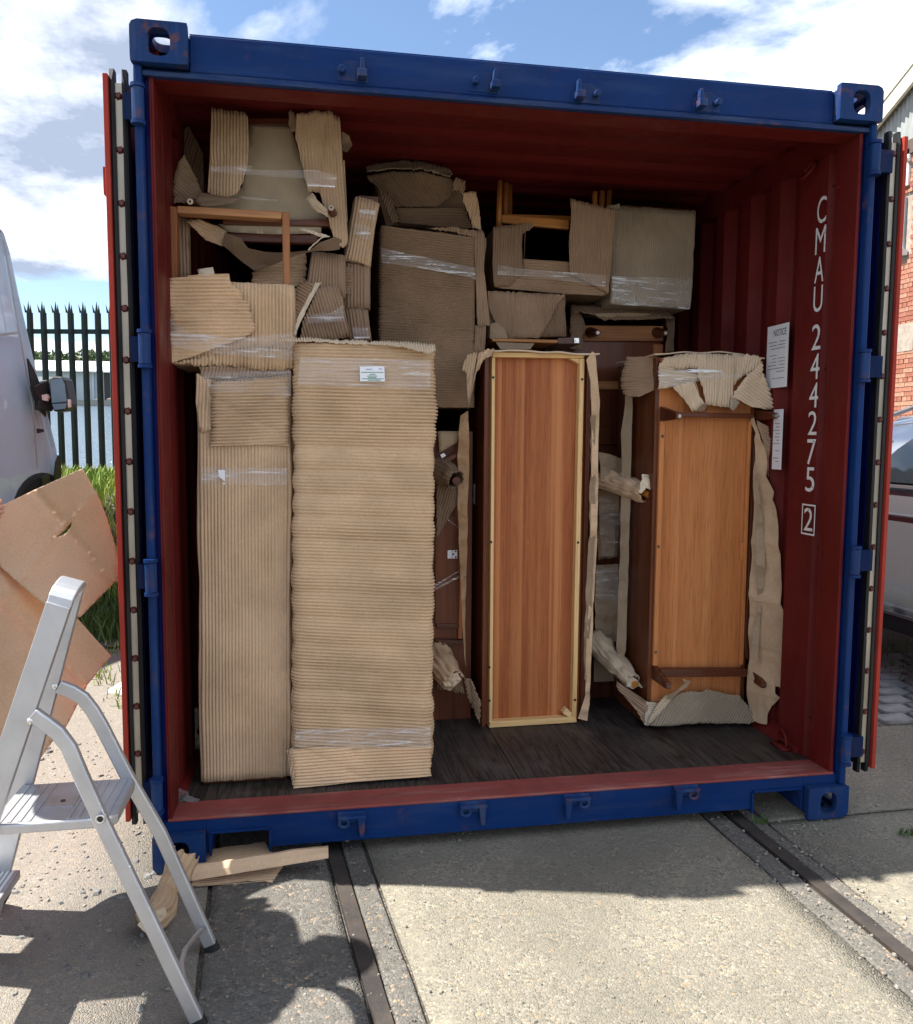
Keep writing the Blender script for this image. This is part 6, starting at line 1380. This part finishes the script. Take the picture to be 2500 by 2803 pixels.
# ---- loose cardboard by the bottom left corner
g1 = [J(350, 1890), J(660, 1850), J(690, 1900), J(780, 1962), J(705, 2075), J(540, 2068), J(250, 2100)]
fsheet('cardboard_scrap', g1, None, 0, MC['tan'], None, o=np.array([.3, 0, .004]), n=(0, -.02, 1), label='flat cardboard offcut on the ground under the left fork pocket', cat='cardboard', group='offcuts on the ground', bulge=.003)
p0 = atZ(J(248, 2010), .035); p1 = atZ(J(1018, 1885), .07)
V = []; Fc = []; nn_ = 40
for i in range(nn_+1):
    t = i/nn_; c = p0*(1-t)+p1*t; wv_ = .010*float(vn(t*7, 2, 3)); hh_ = .030-.012*t+.008*float(vn(t*9, 5, 4))
    for yy, zz_ in ((-.030, -.004), (-.022, hh_*.5), (-.006, hh_+wv_), (.012, hh_*.8+wv_), (.020, -.002)): V.append(c+np.array([.0, yy, zz_-.012]))
for i in range(nn_):
    for j in range(4): Fc.append((i*5+j, i*5+j+1, i*5+j+6, i*5+j+5))
mk('cardboard_strip', V, Fc, MC['tan'], None, smooth=False, solid=.004, label='long folded cardboard strip lying along the foot of the container, left', cat='cardboard', group='offcuts on the ground')
tw = thing('cardboard_twist', 'crumpled cardboard twist leaning by the left corner casting behind the ladder leg', 'cardboard', (.06, -.10, 0))
ptube('twist', [atZ(I(930, 1400), .03), atZ(I(1050, 1310), .05), atZ(I(1090, 1180), .07), atZ(I(1145, 1080), .09), atZ(I(1205, 950), .13)], [.030, .034, .028, .033, .040], MC['tan'], tw, 13, .15, 9, .05)
paper('torn_end', [I(905, 1390), I(960, 1330), I(1090, 1270), I(1100, 1330), I(1040, 1380), I(960, 1440)], atZ(I(1000, 1380), .055), (0, -1, .5), MC['pale'], tw, step=.01, wr=.010, fr=18)
mk('foam_scrap', MB().prism([(-.60, 1.95, .002), (-.52, 1.9, .002), (-.47, 1.97, .002), (-.5, 2.02, .05)], (0, .02, .01)).V, MB().prism([(0, 0, 0)]*4, (0, 0, 1)).F, MLABEL, None, label='small white foam scrap on the gravel by the left door', cat='scrap')

# ---- white van, left
vn_h = np.array([.42, .9075, 0.0]); vn_n = np.array([.9075, -.42, 0.0]); vW = np.array([-1.62, 5.05, 0])
VZ = .40
def van_sz(p): q = atP(p, vW, vn_n); return (float(np.dot(q-vW, vn_h)), float(q[2]))
van = thing('white_van', 'white panel van parked at the left, seen along its side, black door mirror out', 'van', tuple(vW-vn_h*2.2-vn_n*1.0+np.array([0, 0, VZ])))
def vP(s, lat, z): return vW+vn_h*s-vn_n*lat+np.array([0, 0, z])
top = [van_sz(d(*p)) for p in ((2, 442), (14, 447), (28, 460), (38, 505), (50, 590), (64, 668), (80, 752), (98, 828), (114, 892), (121, 940))]
s0 = top[0][0]; zr_ = top[0][1]
prof = [(-4.9, VZ+.35), (-4.95, VZ+1.2), (-4.75, zr_-.12), (-4.6, zr_), (s0-.6, zr_+.02)]+top+[(top[-1][0]+.12, VZ+.45), (top[-1][0]+.08, VZ+.28), (-4.9, VZ+.28)]
prof = [(a, b_) for a, b_ in prof]
def latz(z):   # tumblehome
    return .0 if z < VZ+1.15 else .10*((z-VZ-1.15)/1.6)**1.5
m = MB(); n = len(prof); V = []
lat_in = [0.0, .03, 1.97, 2.0]
for li, (off, shrink) in enumerate(((.06, 0.94), (.0, .985), (2.0, .985), (1.94, .94))):
    for s, z in prof:
        zc = VZ+1.2; ss = -2.2+(s+2.2)*(.985 if shrink < .95 else 1); zz2 = zc+(z-zc)*(.985 if shrink < .95 else 1.0)
        t_ = latz(z); lt = off+t_ if li < 2 else off-t_
        V.append(vP(ss, lt, zz2))
order = [0, 1, 2, 3]
Fc = []
for li in range(3):
    for i in range(n): j = (i+1) % n; Fc.append((li*n+i, li*n+j, (li+1)*n+j, (li+1)*n+i))
Fc.append(tuple(range(n-1, -1, -1))); Fc.append(tuple(3*n+i for i in range(n)))
m.add(V, Fc); m.done('body', MVAN, van, smooth=False, bevel=.02)
def vpanel(name, pxs, mat, off=-.006, parent=van, th=.006):
    pts = [van_sz(p) for p in pxs]; m = MB(); m.prism([vP(s, latz(z)+off, z) for s, z in pts], vn_n*th); return m.done(name, mat, parent)
vpanel('side_window', [G(150, 880), G(180, 940), G(215, 1030), G(240, 1120), G(243, 1205), G(205, 1165), G(175, 1090), G(162, 1000)], MTRIM, -.012, van, .018)
vpanel('side_trim', [G(-200, 745), G(0, 742), G(115, 728), G(116, 742), G(0, 758), G(-200, 762)], MSHEET)
vpanel('door_seam', [G(62, 215), G(68, 215), G(130, 780), G(185, 1150), G(210, 1500), G(204, 1500), G(178, 1150), G(124, 780)], MSHEET, -.002, van, .004)
vpanel('roof_seam', [G(-100, 150), G(0, 178), G(66, 218), G(66, 224), G(0, 184), G(-100, 156)], MSHEET, -.002, van, .004)
vpanel('side_repeater', [G(192, 1272), G(222, 1275), G(224, 1290), G(194, 1298)], MTRIM, -.02, van, .02)
vpanel('sill_trim', [G(222, 1545), G(262, 1522), G(268, 1568), G(226, 1588)], MTRIM, -.01, van, .012)
vpanel('wheel_arch', [G(295, 1560), G(305, 1460), G(318, 1420), G(332, 1440), G(336, 1520), G(330, 1590)], MTRIM, -.004, van, .012)
for s in (-.25, -3.9):
    c = vP(s, .16, VZ+.34)
    m = MB(); m.tube([c+vn_n*.13, c-vn_n*.11], .34, 28); wh_ = m.done('wheel', MTYRE, van, bevel=.03); m = MB(); m.tube([c+vn_n*.132, c+vn_n*.12], .20, 20); m.done('hub', MRIM, wh_)
# mirror: housing with glass facing back
mD = np.linalg.norm(atP(G(240, 1080), vW, vn_n)-CAM)/np.linalg.norm(ray(G(240, 1080)))
vd = -_f*np.array([1, 1, 0]); vd /= np.linalg.norm(vd)
q_ = [G(272, 990), G(300, 978), G(345, 980), G(362, 1000), G(380, 1090), G(388, 1140), G(360, 1172), G(300, 1178), G(285, 1150), G(270, 1050)]
pts = [atD(p, mD-.05) for p in q_]
m = MB(); m.prism(pts[::-1], tuple(_f*np.array([1, 1, 0])*.16)); mr = m.done('mirror_housing', MTRIM, van, bevel=.015)
for nm, q2 in (('mirror_glass', [G(280, 998), G(345, 990), G(360, 1020), G(374, 1120), G(290, 1128)]), ('mirror_glass', [G(292, 1135), G(374, 1130), G(366, 1160), G(305, 1168)])):
    m = MB(); m.prism([atD(p, mD-.056) for p in q2][::-1], tuple(_f*.004)); m.done(nm, MMIR, mr)
m = MB(); m.bar(atP(G(200, 1100), vW+vn_n*.0, vn_n), atD(G(285, 1060), mD+.03), .07, .20); m.done('mirror_arm', MTRIM, mr, bevel=.01)
m = MB(); m.bar(atP(G(200, 1140), vW+vn_n*.0, vn_n), atD(G(290, 1150), mD+.03), .06, .08); m.done('mirror_arm', MTRIM, mr, bevel=.01)
for q2 in ([G(232, 1085), G(262, 1078), G(270, 1095), G(262, 1118), G(236, 1112)], [G(378, 1108), G(388, 1108), G(390, 1150), G(380, 1156)]):
    m = MB(); m.prism([atD(p, mD-.075) for p in q2][::-1], tuple(_f*.03)); m.done('indicator_lens', MAMB, mr)

# ---- silver car, right
CX = 3.78
car = thing('silver_car', 'silver grey estate car parked on the setts beyond the right door', 'car', (CX+.92, 1.6, 0))
def cz(p): return atX(p, CX)
zroof = cz(R(250, 232))[2]; zbelt = cz(R(200, 606))[2]; zsill = cz(R(200, 1310))[2]; zwin = cz(R(200, 288))[2]
Yg = cz(R(190, 800))[1]
st = []   # stations along Y: (y, z_bottom, z_belt, z_roof, cabin?)
def sec(y, zb, zc, zr, cab):
    """half outline from the sill up to the centre line: (inset from side, z)"""
    o1 = 0 if -1.9 < y-Yg < 2.0 else .10
    pts = [(.10+o1, zb), (.02+o1, zb+.10), (.0+o1, zb+.28), (.012+o1, zc-.20), (.03+o1, zc-.02), (.05+o1, zc)]
    if cab: pts += [(.12+o1, zc+(zr-zc)*.5), (.20+o1, zr-.06), (.27+o1, zr), (.9, zr+.035)]
    else: pts += [(.10+o1, zc+.02), (.16+o1, zc+.03), (.3+o1, zc+.05), (.9, zc+.08)]
    return pts
ylist = [(-2.75, .45, .95, 1.2, 1), (-2.65, .38, zbelt, zroof-.25, 1), (-2.2, .34, zbelt, zroof-.05, 1), (-1.0, .30, zbelt, zroof, 1), (.0, .30, zbelt, zroof, 1), (.35, .30, zbelt, zroof-.02, 1), (.62, .30, zbelt-.005, zroof-.12, 1), (1.15, .30, zbelt-.03, zbelt+.02, 1), (1.25, .30, zbelt-.04, 0, 0), (1.9, .32, zbelt-.12, 0, 0), (2.15, .40, zbelt-.25, 0, 0)]
V = []; Fc = []; k_ = 10
for (dy, zb, zc, zr, cab) in ylist:
    pts = sec(Yg+dy, zb, zc, zr, cab)
    V += [(CX+i, Yg+dy, z) for i, z in pts]+[(CX+1.84-i, Yg+dy, z) for i, z in pts[::-1]]
nn2 = 2*k_
for a_ in range(len(ylist)-1):
    for i in range(nn2-1): Fc.append((a_*nn2+i, (a_+1)*nn2+i, (a_+1)*nn2+i+1, a_*nn2+i+1))
    Fc.append((a_*nn2+nn2-1, (a_+1)*nn2+nn2-1, (a_+1)*nn2, a_*nn2))
Fc += [tuple(range(nn2)), tuple((len(ylist)-1)*nn2+i for i in range(nn2-1, -1, -1))]
mk('body', V, Fc, MCAR, car, smooth=True, bevel=.01)
def cpanel(name, pts, mat, off=-.022):
    """pts: (dy, fraction of glass height 0..1)"""
    V = []
    for dy, f_ in pts:
        z = zbelt+.01+(zwin-zbelt-.01)*f_; ins = .05+.15*((z-zbelt)/(zroof-.06-zbelt)); V.append(np.array([CX+ins+off, Yg+dy, z]))
    m = MB(); m.prism(V, (.01, 0, .003)); return m.done(name, mat, car)
cpanel('side_window', [(-.85, .0), (.34, .0), (.16, .55), (-.06, 1.0), (-.75, 1.0)], MGLASS)
cpanel('quarter_window', [(.40, .0), (.80, .0), (.52, .55), (.26, .72)], MGLASS)
cpanel('side_window', [(-1.9, .0), (-.95, .0), (-.85, 1.0), (-1.7, 1.0)], MGLASS)
m = MB(); m.box(CX-.004, CX+.02, Yg-.95, Yg+.40, zbelt-.018, zbelt-.002); m.done('waist_trim', MRIM, car)
m = MB(); m.tube([(CX+.22, Yg-1.9, zroof+.02), (CX+.22, Yg-1.6, zroof+.05), (CX+.22, Yg+.1, zroof+.05), (CX+.22, Yg+.4, zroof-.02)], .014, 8); m.done('roof_rail', MRIM, car, smooth=True)
m = MB(); m.box(CX-.012, CX+.05, Yg-1.0, Yg+.75, .30, .40); m.done('sill_cladding', MTRIM, car, bevel=.01)
m = MB(); m.box(CX-.018, CX-.004, Yg-.9, Yg+.7, .395, .412); m.done('sill_trim', MRIM, car)
m = MB(); m.box(CX-.002, CX+.004, Yg-.60, Yg-.594, .42, zbelt-.03); m.done('door_seam', MTRIM, car)
zh_ = zbelt-.17
m = MB(); m.box(CX-.012, CX+.006, Yg-.9, Yg+.9, zh_-.006, zh_+.006); m.done('body_crease', MCAR, car, bevel=.004)
m = MB(); m.ico((CX-.10, Yg+.62, zbelt+.07), 1, 2, (.10, .06, .07)); m.bar((CX-.05, Yg+.62, zbelt+.03), (CX+.07, Yg+.62, zbelt+.01), .03, .03); m.done('door_mirror', MCAR, car, smooth=True)
for dy in (-1.75, 1.30):
    for xx in (CX+.04, CX+1.80):
        m = MB(); m.tube([(xx-.06, Yg+dy, .34), (xx+.06 if xx < CX+1 else xx+.06, Yg+dy, .34)], .335, 26); w2 = m.done('wheel', MTYRE, car, bevel=.02); m = MB(); m.tube([(xx-.064, Yg+dy, .34), (xx-.05, Yg+dy, .34)], .21, 18); m.done('rim', MRIM, w2)

# ---- brick building, far right
BX = 9.9
bb = thing('brick_building', 'red brick building with grey sheeting gable and cream verge beyond the car', 'building', (BX+3, 9, 0))
pA, pB = atX((2500, 228), BX-.15), atX((2424, 322), BX-.15)
sl_ = (pA[2]-pB[2])/(pA[1]-pB[1])
def verge(y): return pA[2]+sl_*(y-pA[1])
ztopb = atX((2490, 345), BX)[2]
zb_line = lambda y: verge(y)-.75
mb = MB(); y0, y1 = pA[1]-3.0, pA[1]+6.0
mb.prism([(BX+.02, y0, 0), (BX+.02, y1, 0), (BX+.02, y1, max(2.0, zb_line(y1))), (BX+.02, y0, zb_line(y0))], (6, 0, 0)); mb.done('wall', MMORT, bb)
# gable sheeting: corrugated ribs
y = y0; V = []; Fc = []; k = 0
while y < y1:
    xx = BX-.03 if k % 2 else BX+.0
    V += [(xx, y, zb_line(y)-.02), (xx, y, verge(y)+.05)]; y += .045; k += 1
for i in range(len(V)//2-1): Fc.append((2*i, 2*i+1, 2*i+3, 2*i+2))
mk('gable_sheeting', V, Fc, MSHEET, bb, solid=.004)
mb = MB(); mb.prism([(BX-.18, y0, verge(y0)), (BX-.18, y1, verge(y1)), (BX-.18, y1, verge(y1)+.26), (BX-.18, y0, verge(y0)+.26)], (.06, 0, 0)); mb.done('verge_board', MCREAM, bb)
mb = MB(); mb.prism([(BX-.20, y0, verge(y0)+.265), (BX-.20, y1, verge(y1)+.265), (BX-.20, y1, verge(y1)+.34), (BX-.20, y0, verge(y0)+.34)], (6, 0, 0)); mb.done('roof', MCREAM, bb)
# bricks: individual where the photograph shows them
wq = [atX(U(845, 1440), BX), atX(U(915, 1400), BX), atX(U(890, 1960), BX)]
wy0, wy1, wz1, wz0 = wq[1][1], wq[0][1]+.35, wq[0][2], wq[2][2]-.02
ya_, yb2 = atX((2505, 800), BX)[1], atX((2432, 800), BX)[1]
bms = []
for k in range(5):
    m = MB(); m.box(0, .03, .004, .211, .004, .069); me = bpy.data.meshes.new('brick'); me.from_pydata(m.V, [], m.F); me.materials.append(MBRICK[k]); bms.append(me)
    m = MB(); m.box(0, .03, .004, .099, .004, .069); me = bpy.data.meshes.new('brick_header'); me.from_pydata(m.V, [], m.F); me.materials.append(MBRICK[k]); bms.append(me)
z = 0.02; cnt = 0; row = 0; others = MB(); oth_mats = []
r = random.Random(4)
zmin_v = atX((2480, 1120), BX)[2]
pend = []
while z < 8.2:
    hd = row % 4 == 3
    bw = .1075 if hd else .215
    y = y0+(.05 if row % 2 else 0)
    while y < y1-.25:
        ztop_here = min(zb_line(y), zb_line(y+bw))-.02
        inwin = (y+bw > wy0-.06 and y < wy1+.06 and z+.075 > wz0-.12 and z < wz1+.05)
        if z+.075 < ztop_here and not inwin:
            pend.append((y, z, hd, ya_-.12 < y < yb2+.1 and z > zmin_v-.1))
        y += bw
    z += .075; row += 1
near = [p for p in pend if p[3]]; near.sort(key=lambda p: p[0]+p[1]*.0)
near = near[:300]
ns_ = set((round(p[0], 3), round(p[1], 3)) for p in near)
for (y, z, hd, v_) in near:
    me = bms[2*r.randrange(5)+(1 if hd else 0)]
    o = bpy.data.objects.new('brick', me); col.objects.link(o); o.parent = bb; o.location = Vector((BX-.006-r.random()*.008, y, z))-Vector(bb.location)
V = []; Fc = []
for (y, z, hd, v_) in pend:
    if (round(y, 3), round(z, 3)) in ns_: continue
    bw = .1035 if hd else .211; n0 = len(V); x = BX-.008
    V += [(x, y+.004, z+.004), (x, y+bw-.004, z+.004), (x, y+bw-.004, z+.071), (x, y+.004, z+.071), (BX+.03, y+.004, z+.004), (BX+.03, y+bw-.004, z+.004), (BX+.03, y+bw-.004, z+.071), (BX+.03, y+.004, z+.071)]
    Fc += [(n0+3, n0+2, n0+1, n0), (n0, n0+1, n0+5, n0+4), (n0+2, n0+3, n0+7, n0+6), (n0+1, n0+2, n0+6, n0+5), (n0+3, n0, n0+4, n0+7)]
mk('brickwork', V, Fc, MBRICK[0], bb, kind='stuff')
wn = MB(); wn.box(BX-.02, BX+.05, wy0, wy1, wz0, wz1); wno = wn.done('window', MPANE, bb)
for q in ((wy0, wy1, wz1-.09, wz1), (wy0, wy1, wz0, wz0+.09), (wy0, wy0+.11, wz0+.09, wz1-.09), (wy1-.11, wy1, wz0+.09, wz1-.09)):
    m = MB(); m.box(BX-.04, BX-.021, *q); m.done('window_frame', MUPVC, wno)
m = MB(); m.box(BX-.10, BX+.0, wy0-.08, wy1+.08, wz0-.10, wz0-.01); m.done('window_sill', MUPVC, wno)
pl_ = atX(U(935, 880), BX); m = MB(); m.prism([(BX-.05, y0, pl_[2]-.12), (BX-.05, y1, pl_[2]-.12), (BX-.05, y1, pl_[2]+.10), (BX-.05, y0, pl_[2]+.10)], (.04, 0, 0)); m.done('timber_band', MBROWN, bb)
m = MB(); m.tube([atX(U(885, 985), BX-.25), atX(U(935, 1020), BX-.2), atX(U(990, 1085), BX-.05)], .03, 8); m.done('cable_bracket', MSHEET, bb)
pr_ = atX(U(905, 1110), BX); m = MB(); m.box(BX-.05, BX-.006, pr_[1]-.12, pr_[1]+.12, pr_[2]-.28, pr_[2]+.28); m.done('junction_box', MUPVC, bb)
pr_ = atX(M(505, 1345), BX); m = MB(); m.box(BX-.016, BX+.0, pr_[1]-.25, pr_[1]+.35, pr_[2]-.22, pr_[2]+.22); m.done('render_patch', MMORT, bb)
